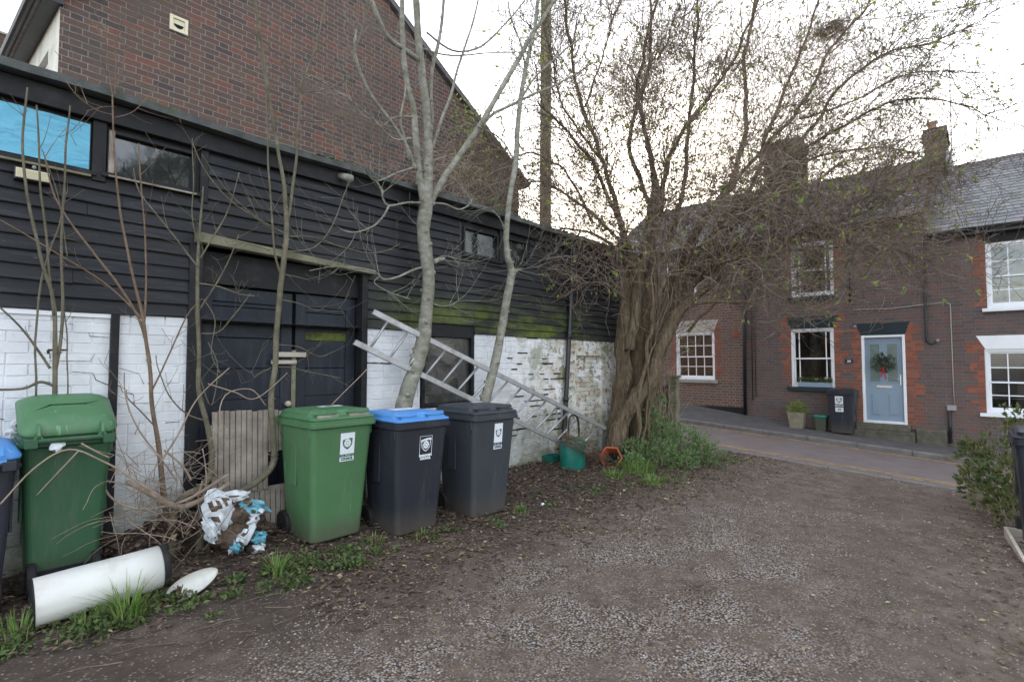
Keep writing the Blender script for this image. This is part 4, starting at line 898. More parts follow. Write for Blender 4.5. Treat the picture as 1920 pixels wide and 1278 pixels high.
# muddy torn compost sack: overlapping creased flaps of thin plastic
b = MB(); rs = random.Random(11)
def flap(c, w_, h_, ang, mi, bulge, seed):
    n = 9; ca, sa = cos(ang), sin(ang); o = len(b.v)
    for i in range(n + 1):
        for j in range(n + 1):
            u, v = i / n * 2 - 1, j / n * 2 - 1; k = 1 + .35 * mnoise.noise(Vector((u * 1.3, v * 1.3, seed))); x, z = u * w_ * k, v * h_ * k
            x, z = x * (1 - .25 * abs(v) ** 2), z * (1 - .25 * abs(u) ** 2); f = abs(mnoise.noise(Vector((u * 1.9, v * 1.9, seed + 4)))) * .12 + abs(mnoise.noise(Vector((u * 4, v * 4, seed + 8)))) * .04
            b.v.append(c + Vector((x * ca - z * sa, -bulge * (1 - u * u * .8 - v * v * .5) - f * .8 + .03, x * sa + z * ca)))
    for i in range(n):
        for j in range(n):
            if (i in (0, n - 1)) and (j in (0, n - 1)): continue
            q = mi if mnoise.noise(Vector((i * .45, j * .45, seed + 30))) < .22 else 1
            b.f.append((o + i * (n + 1) + j, o + (i + 1) * (n + 1) + j, o + (i + 1) * (n + 1) + j + 1, o + i * (n + 1) + j + 1)); b.mi.append(q)
for px, py, w_, h_, an, mi, bu in ((440, 990, .17, .15, .1, 1, .04), (410, 955, .10, .17, .3, 0, .06), (430, 932, .15, .05, -.1, 0, .04), (475, 950, .13, .06, -.5, 2, .05), (468, 970, .06, .10, -.9, 0, .07), (455, 1000, .14, .05, .9, 0, .09), (440, 1020, .05, .06, .3, 2, .10), (484, 1005, .06, .06, .2, 2, .08), (478, 1025, .07, .035, .1, 0, .09), (395, 990, .05, .10, .2, 0, .07), (450, 968, .10, .05, .4, 1, .08)):
    flap(onY(px, py, 4.17), w_, h_, an, mi, bu, rs.random() * 50)
o = b.build('torn_sack', ['white_sack', 'brown_sack', 'cyan_sack'], smooth=True, fix=False)
tag(o, 'torn white and blue plastic sack, crumpled and muddy, left of the green bin', 'sack')
o = crumple('soil_heap', onY(448, 1000, 4.45), .22, .15, .17, ['brown_sack', 'earth'], 12, n=4, amp=.5); tag(o, 'heap of brown soil spilling from the torn sack by the slatted panel', 'soil')
def leaf(b, p, s, d=None, wid=.45):
    if d is None or d.length < .01: d = Vector((U(-1, 1), U(-1, 1), U(-.4, 1)))
    d = (d.normalized() + Vector((U(-.6, .6), U(-.6, .6), U(-.6, .6)))).normalized(); x = d.orthogonal().normalized(); x.rotate(Matrix.Rotation(U(0, 6.28), 3, d)); nrm = d.cross(x)
    w_ = s * wid; o = len(b.v)
    b.v.extend([p, p + d * s * .45 + x * w_ * .5 + nrm * s * .06, p + d * s - nrm * s * .10, p + d * s * .45 - x * w_ * .5 + nrm * s * .06]); b.f.extend([(o, o + 1, o + 2), (o, o + 2, o + 3)]); b.mi.extend([b.cur] * 2)
# ------------------------------------------------------------------ white cylinder and dish
cy = empty('white_cylinder', (.62, 3.85, .05), 'white metal cylinder with black ends lying on its side in the grass', 'cylinder')
P0, P1 = onZ(56, 1186, .03), onZ(300, 1104, .07); rC = .132; P0 += Vector((.01, .07, rC)); P1 += Vector((.02, .06, rC - .01)); ax = (P1 - P0)
b = MB(); b.lathe([(rC, 0), (rC + .001, ax.length * .3), (rC - .001, ax.length * .7), (rC, ax.length), (rC - .006, ax.length), (rC - .008, .02), (rC - .006, 0)], P0, ax, 48, cap=False)
for v in b.v:
    q = v - (P0 + ax * .35); k = math.exp(-((q.length - .12) ** 2) / .004) if q.z > -.02 and q.y < 0 else 0; v -= Vector((0, -.006, .006)) * k
b.build('shell', 'pvc', cy, smooth=True)
b = MB(); b.lathe([(rC + .004, ax.length - .012), (rC + .004, ax.length + .02), (rC - .01, ax.length + .028), (.02, ax.length + .02)], P0, ax, 40); b.build('end_cap', 'rubber', cy, smooth=True)
b = MB(); b.lathe([(.02, .004), (rC - .012, .002), (rC - .004, -.004), (rC + .0015, -.003), (rC + .0015, .004)], P0, ax, 40); b.build('end_cap', 'rubber', cy, smooth=True)
b = MB(); cc_ = onZ(360, 1098, .07); n = 28
dirU = (onZ(402, 1060, .12) - onZ(318, 1108, .05)); dirU.normalize(); dirV = dirU.cross(Vector((-.25, -.75, .62))).normalized(); nn = dirU.cross(dirV)
if nn.z < 0: nn = -nn
rings = [(1, .028), (1.03, .018), (.93, .0), (.6, -.028), (.2, -.035), (.01, -.036)]
for k_, h_ in rings:
    for j in range(n): a = 2 * pi * j / n; b.v.append(cc_ + dirU * (.155 * k_ * cos(a)) + dirV * (.068 * k_ * sin(a) * (1 - .15 * cos(a))) + nn * (h_ + .012))
for i in range(len(rings) - 1):
    for j in range(n):
        if 11 <= j <= 15 and i < 3: continue
        q = (j + 1) % n; b.f.append((i * n + j, i * n + q, (i + 1) * n + q, (i + 1) * n + j)); b.mi.append(0)
o = b.build('broken_dish', 'pvc', smooth=True); tag(o, 'broken oval white plastic dish lying beside the end of the white cylinder', 'dish')
b = MB()
for i in range(46): leaf(b, cc_ - dirU * U(.05, .125) + dirV * U(-.03, .03) + nn * U(.0, .03), U(.015, .035), Vector((U(-1, 1), U(-1, 1), .5)), .7)
b.build('rotten_leaves', 'brown_sack', fix=False); q_ = bpy.data.objects['rotten_leaves']; q_.parent = o
b = MB(); c0 = onZ(1018, 945, gz(4.6, 3.1) + .02); b.lathe([(.001, -.02), (.017, -.012), (.02, 0), (.014, .014), (.001, .018)], c0, k=10); o = b.build('white_ball', 'sticker', smooth=True); tag(o, 'tiny white ball lying in the dead leaves right of the grey bin', 'ball')

# ------------------------------------------------------------------ slatted panel against the doors
sp = empty('slatted_panel', (1.72, 4.5, .1), 'weathered panel of upright wooden slats leaning against the blue doors', 'panel')
b = MB(); n = 13; lean = lambda u, v, d: Vector((u, 4.52 + .05 * (v - .5) - d, v))
for i in range(n):
    u = 1.385 + i * .0435; lo = .44 if i < 10 else .74
    b.box(u, u + .038, lo + U(-.01, .01), 1.11 + U(-.006, .01) - .002 * i, -.01, .010 + U(-.002, .002), lean, .003)
b.build('upper_slats', 'bare_wood', sp)
b = MB()
for i in range(16): u = 1.36 + i * .0435; b.box(u, u + .038, .03, .42 + U(-.006, .004), -.012, .006 + U(-.002, .002), lean, .003)
b.build('lower_slats', 'bare_wood', sp)
for q0_, q1_ in ((.40, .45), (.95, 1.0)): b = MB(); b.box(1.36, 2.0, q0_, q1_, -.035, -.012, lean); b.build('batten', 'bare_wood', sp)

# ------------------------------------------------------------------ ladder
la = empty('ladder', (5.2, 4.6, .8), 'long aluminium ladder lying on its side and sloping down against the white wall', 'ladder')
LA, LB2 = onY(699, 584, 4.50), onY(1135, 803, 4.42); LC, LD = onY(664, 641, 4.50), onY(1090, 848, 4.42)
def rail(p, q):
    b = MB(); d = (q - p).normalized(); up = (LA - LC).normalized(); s_ = d.cross(up).normalized(); vs = []
    for e in (p, q):
        for a_, c_ in ((-.030, -.014), (.030, -.014), (.030, .014), (-.030, .014)): vs.append(e + up * a_ + s_ * c_)
    b.add(vs, [(0, 1, 2, 3), (7, 6, 5, 4)] + [(i, 4 + i, 4 + (i + 1) % 4, (i + 1) % 4) for i in range(4)]); return b.build('rail', 'alu', la, bev=.004)
rail(LA, LB2); rail(LC, LD)
for i in range(16):
    t_ = .045 + i * .92 / 15; p, q = LC.lerp(LD, t_), LA.lerp(LB2, t_); b = MB(); b.tube([p, q], .0145, 8); b.build('rung', 'alu', la, smooth=True)

# ------------------------------------------------------------------ green watering can, box, orange pot
wc = empty('watering_can', (6.05, 4.2, .05), 'dark green plastic watering can full of cut twigs beside the wall', 'watering can')
c0 = onZ(1074, 878, .03); b = MB(); loft(b, [[Vector((c0.x + .215 * k_ * cos(a) * 1.0, c0.y + .15 * k_ * sin(a), c0.z + z * 1.15)) for a in [2 * pi * i / 24 for i in range(24)]] for z, k_ in ((0, .94), (.02, 1), (.30, 1.02), (.34, .95), (.37, .72), (.37, .66), (.30, .60))], cap1=True); b.build('body', 'teal_plastic', wc, smooth=True)
pts, rr = chain([(c0 + Vector((-.10, 0, .42)), .014), (c0 + Vector((-.08, 0, .68)), .014), (c0 + Vector((.02, 0, .74)), .014), (c0 + Vector((.13, 0, .66)), .014), (c0 + Vector((.16, 0, .36)), .014)], 5)
b = MB(); b.tube(pts, rr, 8); b.build('handle', 'black_plastic', wc, smooth=True)
b = MB(); b.tube([c0 + Vector((-.14, -.02, .28)), c0 + Vector((-.22, -.03, .40)), c0 + Vector((-.27, -.03, .42))], [.03, .022, .03], 10); b.build('spout', 'teal_plastic', wc, smooth=True)
c1 = onZ(1036, 872, .03); b = MB(); loft(b, [rrect(.13 * k_, -.09 * k_, .09 * k_, .02, z) for z, k_ in ((0, .92), (.13, 1.0), (.14, 1.05), (.15, 1.05), (.15, .9), (.06, .85))]); 
for v in b.v: v += c1
o = b.build('green_trough', 'teal_plastic'); tag(o, 'low dark green plastic trough beside the watering can by the wall', 'trough')
c2 = onZ(1146, 875, .0); b = MB(); hx = []
axh = Vector((-.80, -.30, .42)).normalized(); xx = Vector((0, 0, 1)).cross(axh).normalized(); yy_ = axh.cross(xx)
for k_, h_ in ((.62, -.20), (.70, -.19), (.92, .0), (1.04, .02), (1.04, .04), (.93, .04), (.84, -.02), (.74, -.15)): hx.append([c2 + Vector((0, 0, .13)) + axh * h_ + (xx * cos(a) + yy_ * sin(a)) * (.165 * k_) for a in [2 * pi * i / 6 for i in range(6)]])
loft(b, hx, cap1=False); b.cur = 1; b.quad(*[p + axh * .02 for p in hx[-1]]); o = b.build('orange_pot', ['orange_plastic', 'void']); tag(o, 'six-sided orange plastic pot tipped on its side below the big tree', 'pot')

# ------------------------------------------------------------------ things by the houses
def leafball(b, c, r, n, size, squash=1.0, jit=.5, up=.3):
    for _ in range(n):
        d = Vector((U(-1, 1), U(-1, 1), U(-1, 1)));
        while d.length > 1 or d.length < .05: d = Vector((U(-1, 1), U(-1, 1), U(-1, 1)))
        p = c + Vector((d.x * r, d.y * r, d.z * r * squash)); leaf(b, p, size * U(.6, 1.3), (d + Vector((0, 0, up))))
wr = empty('wreath', (14.38, 1.75, 1.5), 'round evergreen wreath with a red ribbon hanging on the pale blue door', 'wreath')
cw = faceM((a + c) / 2, e - .62, dp + .03) if False else faceM(1.75, 1.50, .0)
b = MB()
for i in range(620):
    t = U(0, 2 * pi); rr_ = .125 + U(-.115, .095); p = cw + Vector((U(-.06, .03), cos(t) * rr_, sin(t) * rr_ * .95)); leaf(b, p, U(.03, .07), Vector((-.6, cos(t), sin(t))), .4)
b.build('foliage', 'holly', wr, fix=False)
b = MB()
for dy, L in ((-.012, .26), (.012, .20)): b.add([faceM(1.75 + dy * k_ + s_ * .011, 1.38 - L * k_ / 4, .06 + .01 * (k_ % 2)) for k_ in range(5) for s_ in (-1, 1)], [(i * 2, i * 2 + 1, i * 2 + 3, i * 2 + 2) for i in range(4)])
for s_ in (-1, 1): b.lathe([(.003, 0), (.016, .015), (.012, .03), (.003, .04)], faceM(1.75, 1.38, .06), Vector((-.3, s_, .25)), 8)
b.build('ribbon', 'red_ribbon', wr, fix=False)
wb = empty('window_box', (14.33, 3.2, .9), 'grey window box with leafy plants on the sill of number 30', 'window box')
b = MB(); b.box(2.76, 3.50, .905, 1.02, -.055, .07, faceM, .006); b.build('trough', 'door_blue', wb)
b = MB()
for i in range(26): leafball(b, faceM(U(2.8, 3.46), 1.05 + U(0, .05), U(-.03, .05)), .06, 26, .045)
b.build('foliage', 'bush_leaf', wb, fix=False)
b = MB()
for i in range(9): leafball(b, faceM(random.choice([2.86, 2.9, 3.1, 2.83]) + U(-.02, .02), 1.12 + U(-.02, .03), .03), .02, 8, .03)
b.build('flowers', 'sticker', wb, fix=False)
pp = onX(1495, 790, 13.95); pl_ = empty('planter', (13.95, pp.y, kerbz(pp.y)), 'square stone planter holding a small yellow-green shrub, below the window of number 30', 'planter')
zb = wallz(pp.y) * .6 + kerbz(pp.y) * .4; b = MB(); loft(b, [[Vector((13.95 + q.x, pp.y + q.y, zb + q.z)) for q in rrect(.17 * k_, -.17 * k_, .17 * k_, .03, z)] for z, k_ in ((0, .82), (.30, 1.05), (.36, 1.1), (.38, 1.1), (.38, .95), (.33, .92))]); b.build('pot', 'terracotta', pl_)
b = MB(); leafball(b, Vector((13.95, pp.y, zb + .46)), .23, 520, .06, .75); b.build('foliage', 'young_leaf', pl_, fix=False)
pc = onX(1540, 795, 14.0); zb = wallz(pc.y) * .6 + kerbz(pc.y) * .4; fc = empty('food_caddy', (14.0, pc.y, zb), 'small dark green lidded food caddy between the planter and the black bin', 'caddy')
b = MB(); loft(b, [[Vector((14.0 + q.x, pc.y + q.y, zb + q.z)) for q in rrect(.13 * k_, -.13 * k_, .13 * k_, .03, z)] for z, k_ in ((0, .85), (.33, 1.0))]); b.build('body', 'bin_green_dark', fc)
b = MB(); loft(b, [[Vector((14.0 + q.x, pc.y + q.y, zb + q.z)) for q in rrect(.145 * k_, -.145 * k_, .145 * k_, .03, z)] for z, k_ in ((.325, 1.02), (.35, 1.03), (.375, .85))]); b.build('lid', 'teal_plastic', fc)
b = MB(); pts = [onX(1600 + 0, 22, 14.2) + Vector((0, 0, 0))]
p0, p1 = at(1560, 40, 13), at(1960, -18, 9)
n = 20; b.tube([p0.lerp(p1, i / n) - Vector((0, 0, .12 * sin(pi * i / n))) for i in range(n + 1)], .010, 5); o = b.build('overhead_cable', 'red_bark', smooth=True); tag(o, 'single overhead cable crossing the white sky at the top right', 'cable')
# utility pole
po = empty('utility_pole', tuple(at(1023, 700, 12.0)), 'tall round wooden pole with ivy rising behind the outbuilding roof', 'pole')
pb = at(1023, 700, 12.0); pt_ = at(1024, 10, 12.0); b = MB(); b.tube([Vector((pb.x, pb.y, -.6)), Vector((pb.x, pb.y, 4)), Vector((pt_.x, pt_.y, 10.5))], [.15, .14, .12], 14); b.build('shaft', 'pole_wood', po, smooth=True)
b = MB()
for i in range(420): z = U(3.5, 10.3); t = U(0, 6.28); leaf(b, Vector((pb.x + .15 * cos(t), pb.y + .15 * sin(t), z)), U(.04, .08), Vector((cos(t), sin(t), -.3)), .8)
b.build('ivy', 'shrub_leaf', po, fix=False)

# ------------------------------------------------------------------ trees
RS = 1.0
def limb(b, pts, k=7, jit=.0, sub=4, Y=None, dep=None):
    """pts: (px, py, r_px[, depth])"""
    P = []
    for q in pts:
        p = onY(q[0], q[1], q[3] if len(q) > 3 else Y) if dep is None else at(q[0], q[1], q[3] if len(q) > 3 else dep)
        d = (p - EYE).dot(_F); P.append((p, q[2] * d / 960))
    op, rr_ = chain(P, sub); rr_ = [r * RS for r in rr_]
    if jit:
        s_ = rnd() * 50; op = [p + Vector((mnoise.noise(p * 3 + Vector((s_, 0, 0))), mnoise.noise(p * 3 + Vector((0, s_, 0))), mnoise.noise(p * 3 + Vector((0, 0, s_))))) * jit for p in op]
    rr_ = [r * (1 + .10 * mnoise.noise(p * 9)) for p, r in zip(op, rr_)]
    b.tube(op, rr_, k, ridge=.30 if k >= 20 else 0); return op, rr_
LEAVES = []
TM = .0016
def grow(b, p, d, L, r, lv, up=.05, wob=.35, k=4, kids=5, ang=(.5, 1.2), lf=.0, seglen=.06):
    n = max(3, int(L / seglen)) if lv > 0 else 4; st = L / n; pts, rad = [p.copy()], [r]; d = d.normalized(); c = p.copy()
    for i in range(n):
        d = (d + Vector((U(-1, 1), U(-1, 1), U(-1, 1))) * wob * .5 + Vector((0, 0, up))).normalized(); c = c + d * st; pts.append(c.copy()); rad.append(r * (1 - .75 * (i + 1) / n))
        if lv > 0 and i > 0 and rnd() < kids / n:
            ax_ = d.orthogonal().normalized(); ax_.rotate(Matrix.Rotation(U(0, 6.28), 3, d)); nd = d.copy(); nd.rotate(Matrix.Rotation(U(*ang), 3, ax_))
            grow(b, c, nd, L * U(.35, .65), rad[-1] * .65, lv - 1, up, wob, 3, kids * .8, ang, lf, seglen)
    b.tube(pts, [max(q, TM) for q in rad], k, cap=False)
    if lf and rnd() < lf: LEAVES.append((c, d))
def shoots(b, path, rad, n, L, r, lv=0, up=.08, wob=.25, kids=3, t0=.15, ang=(.6, 1.1), lf=0, side=None, seglen=.07):
    m = len(path)
    for _ in range(n):
        i = min(m - 2, int(m * U(t0, 1))); p = path[i]; d = (path[i + 1] - path[max(0, i - 1)]).normalized(); ax_ = d.orthogonal().normalized(); ax_.rotate(Matrix.Rotation(U(0, 6.28), 3, d)); nd = d.copy(); nd.rotate(Matrix.Rotation(U(*ang), 3, ax_))
        if side: nd = (nd + Vector(side) * .6).normalized()
        grow(b, p + nd * rad[i] * .5, nd, U(*L), r * U(.7, 1.2), lv, up, wob, 4, kids, lf=lf, seglen=seglen)
def sapling(name, label, base, stems, bark_m, tw, Y, group='bare saplings along the wall', tk=8):
    t = empty(name, tuple(base), label, 'tree', group); b = MB(); paths = []
    for i, s_ in enumerate(stems): paths.append(limb(b, s_, k=10 if s_[0][2] > 7 else 7, Y=Y, jit=.012, sub=5))
    # scars and buds
    for op, rr_ in paths:
        for i in range(2, len(op) - 1):
            if rnd() < .45: d = Vector((U(-1, 1), U(-1, 1), U(-.3, .8))).normalized(); b.tube([op[i], op[i] + d * (rr_[i] * 1.35 + .004)], [rr_[i] * .5, rr_[i] * .25 + .001], 5)
    if 'pale' not in name:
        for op, rr_ in paths: tw(b, op, rr_)
    b.build('stems', bark_m, t, smooth=True, fix=False)
    if 'pale' in name:
        b = MB()
        for op, rr_ in paths: tw(b, op, rr_)
        b.build('twigs', bark_m, t, smooth=True, fix=False)
    return t
RS = .60
YA = 4.56
sapling('sapling', 'bare sapling with several slim stems behind the dark green bin', onY(103, 850, YA), [
    [(104, 900, 8), (103, 800, 7.5), (103, 735, 7), (105, 660, 6.5), (99, 560, 5.5), (82, 500, 5), (66, 440, 4.5), (48, 350, 4), (41, 280, 3.5), (48, 205, 3), (51, 163, 2.6)],
    [(105, 690, 5), (118, 600, 4.5), (115, 480, 4), (118, 400, 3.5), (124, 290, 3), (131, 198, 2.2)],
    [(101, 590, 4), (92, 480, 3.5), (84, 420, 3.5), (74, 330, 3), (69, 250, 2.6), (68, 198, 2)],
    [(66, 745, 3), (68, 640, 3), (76, 540, 3), (92, 470, 2.6), (112, 420, 2.2), (126, 360, 1.6)],
    [(101, 724, 5), (75, 716, 4.5), (40, 728, 4), (-30, 730, 4)], [(96, 690, 4), (70, 655, 3.5), (35, 610, 3), (-20, 560, 2.5)],
    [(127, 745, 2.2), (126, 680, 2), (128, 630, 2), (119, 570, 1.5)], [(125, 480, 1.6), (110, 380, 1.5), (88, 300, 1.3), (80, 278, 1)]],
    'olive_bark', lambda b, p, r: shoots(b, p, r, 2, (.08, .3), .003, 0), YA)
YB = 4.5
sapling('sapling', 'bare sapling with long reddish shoots beside the dark wall post', onY(300, 930, YB), [
    [(326, 1060, 12), (320, 1000, 10), (312, 950, 9), (303, 880, 7.5), (292, 800, 6.5), (284, 740, 6), (280, 690, 5.5), (268, 600, 5), (256, 550, 4.2), (240, 470, 3.6), (224, 400, 3.2), (216, 300, 2.8), (213, 220, 2.4), (211, 178, 2)],
    [(279, 680, 5), (262, 600, 4.2), (225, 540, 3.8), (180, 480, 3.3), (135, 420, 2.8), (100, 360, 2.2), (80, 285, 1.6)],
    [(270, 610, 4), (274, 540, 3), (271, 430, 2.6), (264, 330, 2.2), (261, 268, 1.6)],
    [(266, 600, 3), (190, 525, 2.4), (100, 470, 2), (0, 412, 1.7)], [(284, 735, 3), (320, 660, 2.2), (352, 590, 2), (378, 560, 1.5)],
    [(213, 180, 1.6), (204, 130, 1.3), (198, 45, 1)], [(214, 180, 1.6), (216, 120, 1.3), (215, 78, 1)], [(214, 170, 1.6), (228, 130, 1.3), (237, 85, 1)],
    [(214, 222, 1.4), (250, 210, 1.2), (285, 170, 1.2), (312, 132, .9)], [(213, 215, 1.3), (180, 205, 1.2), (140, 175, 1), (110, 130, .8)],
    [(213, 200, 1.2), (190, 200, 1), (160, 207, .9)], [(288, 800, 2.4), (262, 770, 2), (240, 745, 1.8), (238, 730, 1.6)]],
    'red_bark', lambda b, p, r: shoots(b, p, r, 3, (.1, .35), .0028, 1, kids=2), YB)
YC = 4.42
sapling('sapling', 'bare sapling in front of the left jamb of the blue doors', onY(400, 930, YC), [
    [(322, 1050, 13), (322, 985, 12), (340, 935, 11), (385, 905, 10), (398, 860, 8.5), (388, 800, 7.5), (376, 740, 7), (372, 680, 6), (371, 560, 5.5), (372, 480, 4.5), (375, 410, 3.5), (382, 350, 2)],
    [(371, 500, 3), (340, 460, 2.4), (300, 410, 2.2), (262, 360, 2), (250, 315, 1.4)], [(373, 485, 3), (395, 450, 2.4), (425, 400, 2), (450, 322, 1.4)],
    [(372, 530, 3), (410, 537, 2.6), (450, 552, 2.6), (478, 556, 2.4)], [(373, 580, 2.6), (400, 540, 2.2), (430, 490, 2), (448, 440, 1.5)],
    [(376, 625, 2), (410, 622, 1.8), (440, 590, 1.8), (470, 550, 1.3)], [(372, 460, 1.8), (360, 400, 1.6), (362, 330, 1.4), (362, 258, 1)], [(362, 270, 2), (385, 320, 2), (430, 375, 2.2), (480, 410, 2.2), (525, 440, 2.2)],
    [(392, 790, 2.6), (350, 775, 2.3), (318, 740, 2), (296, 690, 1.6), (292, 665, 1.3)], [(373, 700, 2), (395, 760, 1.8), (410, 690, 1.6), (390, 640, 1.2)], [(381, 560, 2), (404, 600, 1.8), (398, 660, 1.5), (415, 700, 1.3)]],
    'olive_bark', lambda b, p, r: shoots(b, p, r, 3, (.08, .3), .0028, 1, kids=2), YC)
YD = 4.38
sapling('tall_sapling', 'tall grey-green young tree bending out at its foot left of the green bin', onY(430, 940, YD), [
    [(372, 1040, 12), (385, 985, 11), (420, 945, 10), (455, 920, 10), (492, 893, 10), (512, 866, 9.5), (513, 830, 9), (509, 750, 9), (515, 680, 8.6), (521, 600, 8.4), (530, 500, 8), (537, 420, 7.5), (533, 350, 6), (522, 280, 5.2), (508, 200, 4.8), (494, 110, 4), (484, 40, 3.4), (472, -40, 3)],
    [(538, 415, 6), (548, 357, 4.8), (556, 290, 4.2), (561, 225, 3.8), (565, 165, 3.4), (578, 131, 2.8), (598, 72, 2.2), (612, -20, 1.8)],
    [(528, 520, 4), (514, 470, 3.4), (508, 380, 3), (504, 300, 2.8), (501, 210, 2.5), (497, 150, 2), (478, 50, 1.6)],
    [(565, 172, 2), (600, 170, 1.8), (640, 155, 1.6), (690, 108, 1.2)], [(562, 226, 2), (520, 212, 1.7), (470, 175, 1.3), (440, 120, 1)], [(563, 226, 2), (620, 226, 1.7), (660, 210, 1.4), (690, 186, 1)],
    [(564, 170, 2), (540, 130, 1.6), (500, 80, 1.4), (470, 60, 1)], [(541, 444, 2.4), (590, 446, 2), (640, 462, 1.8), (690, 475, 1.6), (725, 470, 1.3), (750, 457, 1)],
    [(538, 472, 2.4), (580, 468, 2), (605, 450, 1.9), (622, 425, 1.8), (638, 385, 1.6), (656, 338, 1.3)], [(536, 440, 2), (500, 420, 1.8), (462, 390, 1.5), (420, 350, 1.2), (378, 290, 1)],
    [(532, 513, 1.8), (560, 520, 1.6), (582, 527, 1.2)], [(528, 562, 1.8), (560, 568, 1.5), (590, 580, 1.3), (606, 578, 1)], [(516, 690, 2), (545, 690, 1.6), (590, 700, 1.5), (640, 708, 1.2)],
    [(518, 645, 1.6), (560, 650, 1.4), (598, 668, 1.3), (622, 660, 1)], [(510, 690, 1.8), (485, 700, 1.5), (478, 706, 1.4), (472, 695, 1)], [(508, 470, 1.3), (475, 460, 1.2), (440, 452, 1)]],
    'olive_bark', lambda b, p, r: shoots(b, p, r, 3, (.12, .5), .003, 1, kids=2, up=.12), YD)
RS = .76
YE = 4.50
te = sapling('pale_tree', 'pale smooth-barked tree forking at roof height, its trunk rising behind the blue-lidded bin', onY(745, 850, YE), [
    [(735, 960, 24), (742, 840, 23), (762, 740, 20), (782, 680, 18.5), (798, 610, 17), (803, 540, 16), (800, 490, 16.5), (794, 430, 16.5), (799, 385, 18), (801, 340, 15), (802, 270, 11), (799, 200, 10), (790, 130, 9.5), (784, 60, 8.5), (780, -30, 8)],
    [(796, 380, 12), (787, 335, 8.5), (780, 260, 8), (775, 205, 7.5), (762, 150, 7), (755, 80, 6), (753, 0, 5.5), (752, -40, 5)],
    [(805, 385, 12), (820, 355, 8.5), (852, 305, 7.5), (890, 250, 7), (918, 205, 6.5), (940, 165, 6), (965, 124, 6), (1000, 62, 5), (1055, -20, 4)],
    [(896, 243, 4), (925, 215, 3.6), (960, 196, 3.3), (1000, 178, 3), (1060, 150, 2.4), (1110, 118, 2)],
    [(804, 300, 7), (809, 230, 5.5), (808, 188, 5), (812, 130, 4.6), (827, 60, 4), (834, -30, 3.5)], [(806, 290, 4.5), (826, 230, 4), (846, 175, 3.6), (864, 113, 3), (893, 19, 2.4), (900, -30, 2)],
    [(778, 318, 5), (762, 275, 4.6), (728, 222, 4.6), (700, 186, 4.4), (684, 156, 4), (670, 115, 3.6), (664, 86, 3.2), (668, 55, 2.4)], [(768, 300, 3.4), (756, 250, 3.2), (752, 222, 3), (760, 170, 2.4), (758, 140, 2)],
    [(783, 112, 7), (755, 92, 6.4), (728, 71, 6), (706, 30, 5.5), (690, -20, 5)], [(786, 220, 2.2), (760, 218, 2.2), (735, 222, 2), (720, 236, 1.8), (705, 232, 1.5)],
    [(800, 381, 3.2), (765, 380, 2.8), (728, 386, 2.8), (716, 370, 2.2), (716, 358, 2), (704, 340, 1.6)], [(728, 386, 2.6), (718, 405, 2.4), (700, 425, 2.2), (668, 436, 2), (640, 430, 1.6)],
    [(808, 381, 2.6), (835, 383, 2.3), (860, 392, 2.2), (880, 383, 1.8), (886, 372, 1.4)], [(775, 314, 2.4), (745, 325, 2.2), (708, 338, 2), (690, 325, 1.6)], [(770, 258, 3), (745, 262, 2.4), (725, 250, 2), (700, 222, 1.8), (660, 190, 1.6), (600, 150, 1.5), (560, 138, 1.2)],
    [(700, 222, 1.5), (680, 215, 1.3), (650, 180, 1.2), (600, 166, 1.0)], [(795, 500, 3), (775, 505, 3), (745, 520, 2.6), (720, 523, 2.3), (700, 508, 2), (640, 500, 1.4), (580, 508, 1)],
    [(712, 517, 1.6), (700, 530, 1.4), (725, 545, 1.4), (770, 560, 1.2)], [(812, 492, 7), (826, 487, 5.5), (832, 485, 4.5)], [(812, 490, 2), (832, 480, 1.6), (850, 484, 1.6), (862, 498, 1.1)],
    [(812, 570, 2), (830, 575, 1.7), (850, 570, 1.5), (862, 560, 1.1)], [(800, 60, 2.6), (850, 95, 2.4), (905, 85, 2.4), (960, 30, 2), (1000, -20, 1.6)], [(740, 60, 2.2), (790, 90, 2), (850, 105, 2), (910, 100, 1.6), (990, 98, 1.2)]],
    'pale_bark', lambda b, p, r: shoots(b, p, r, 6, (.15, .8), .0036, 1, kids=4, up=.10, t0=.5), YE)
YF = 4.46
sapling('pale_tree', 'slender pale tree with a cut stub, rising behind the grey bin', onY(900, 800, YF), [
    [(890, 850, 14), (903, 775, 13.5), (922, 705, 12), (938, 630, 10.5), (950, 560, 10.5), (959, 512, 10), (951, 480, 7.5), (950, 430, 7), (956, 370, 7), (967, 300, 7), (970, 240, 6.2), (978, 170, 6), (990, 110, 5), (1003, 50, 4.6), (1012, -30, 4)],
    [(958, 520, 6), (965, 508, 5), (976, 505, 3.5)], [(975, 190, 3), (1000, 150, 2.4), (1040, 110, 2), (1090, 70, 1.6)], [(965, 300, 2), (940, 262, 1.7), (900, 240, 1.4), (870, 230, 1.1)], [(985, 130, 2.4), (975, 80, 2), (958, 30, 1.6), (950, -20, 1.3)],
    [(952, 440, 2), (930, 400, 1.6), (900, 385, 1.3)]],
    'pale_bark', lambda b, p, r: shoots(b, p, r, 12, (.2, .9), .0038, 1, kids=4, up=.08, t0=.4), YF)

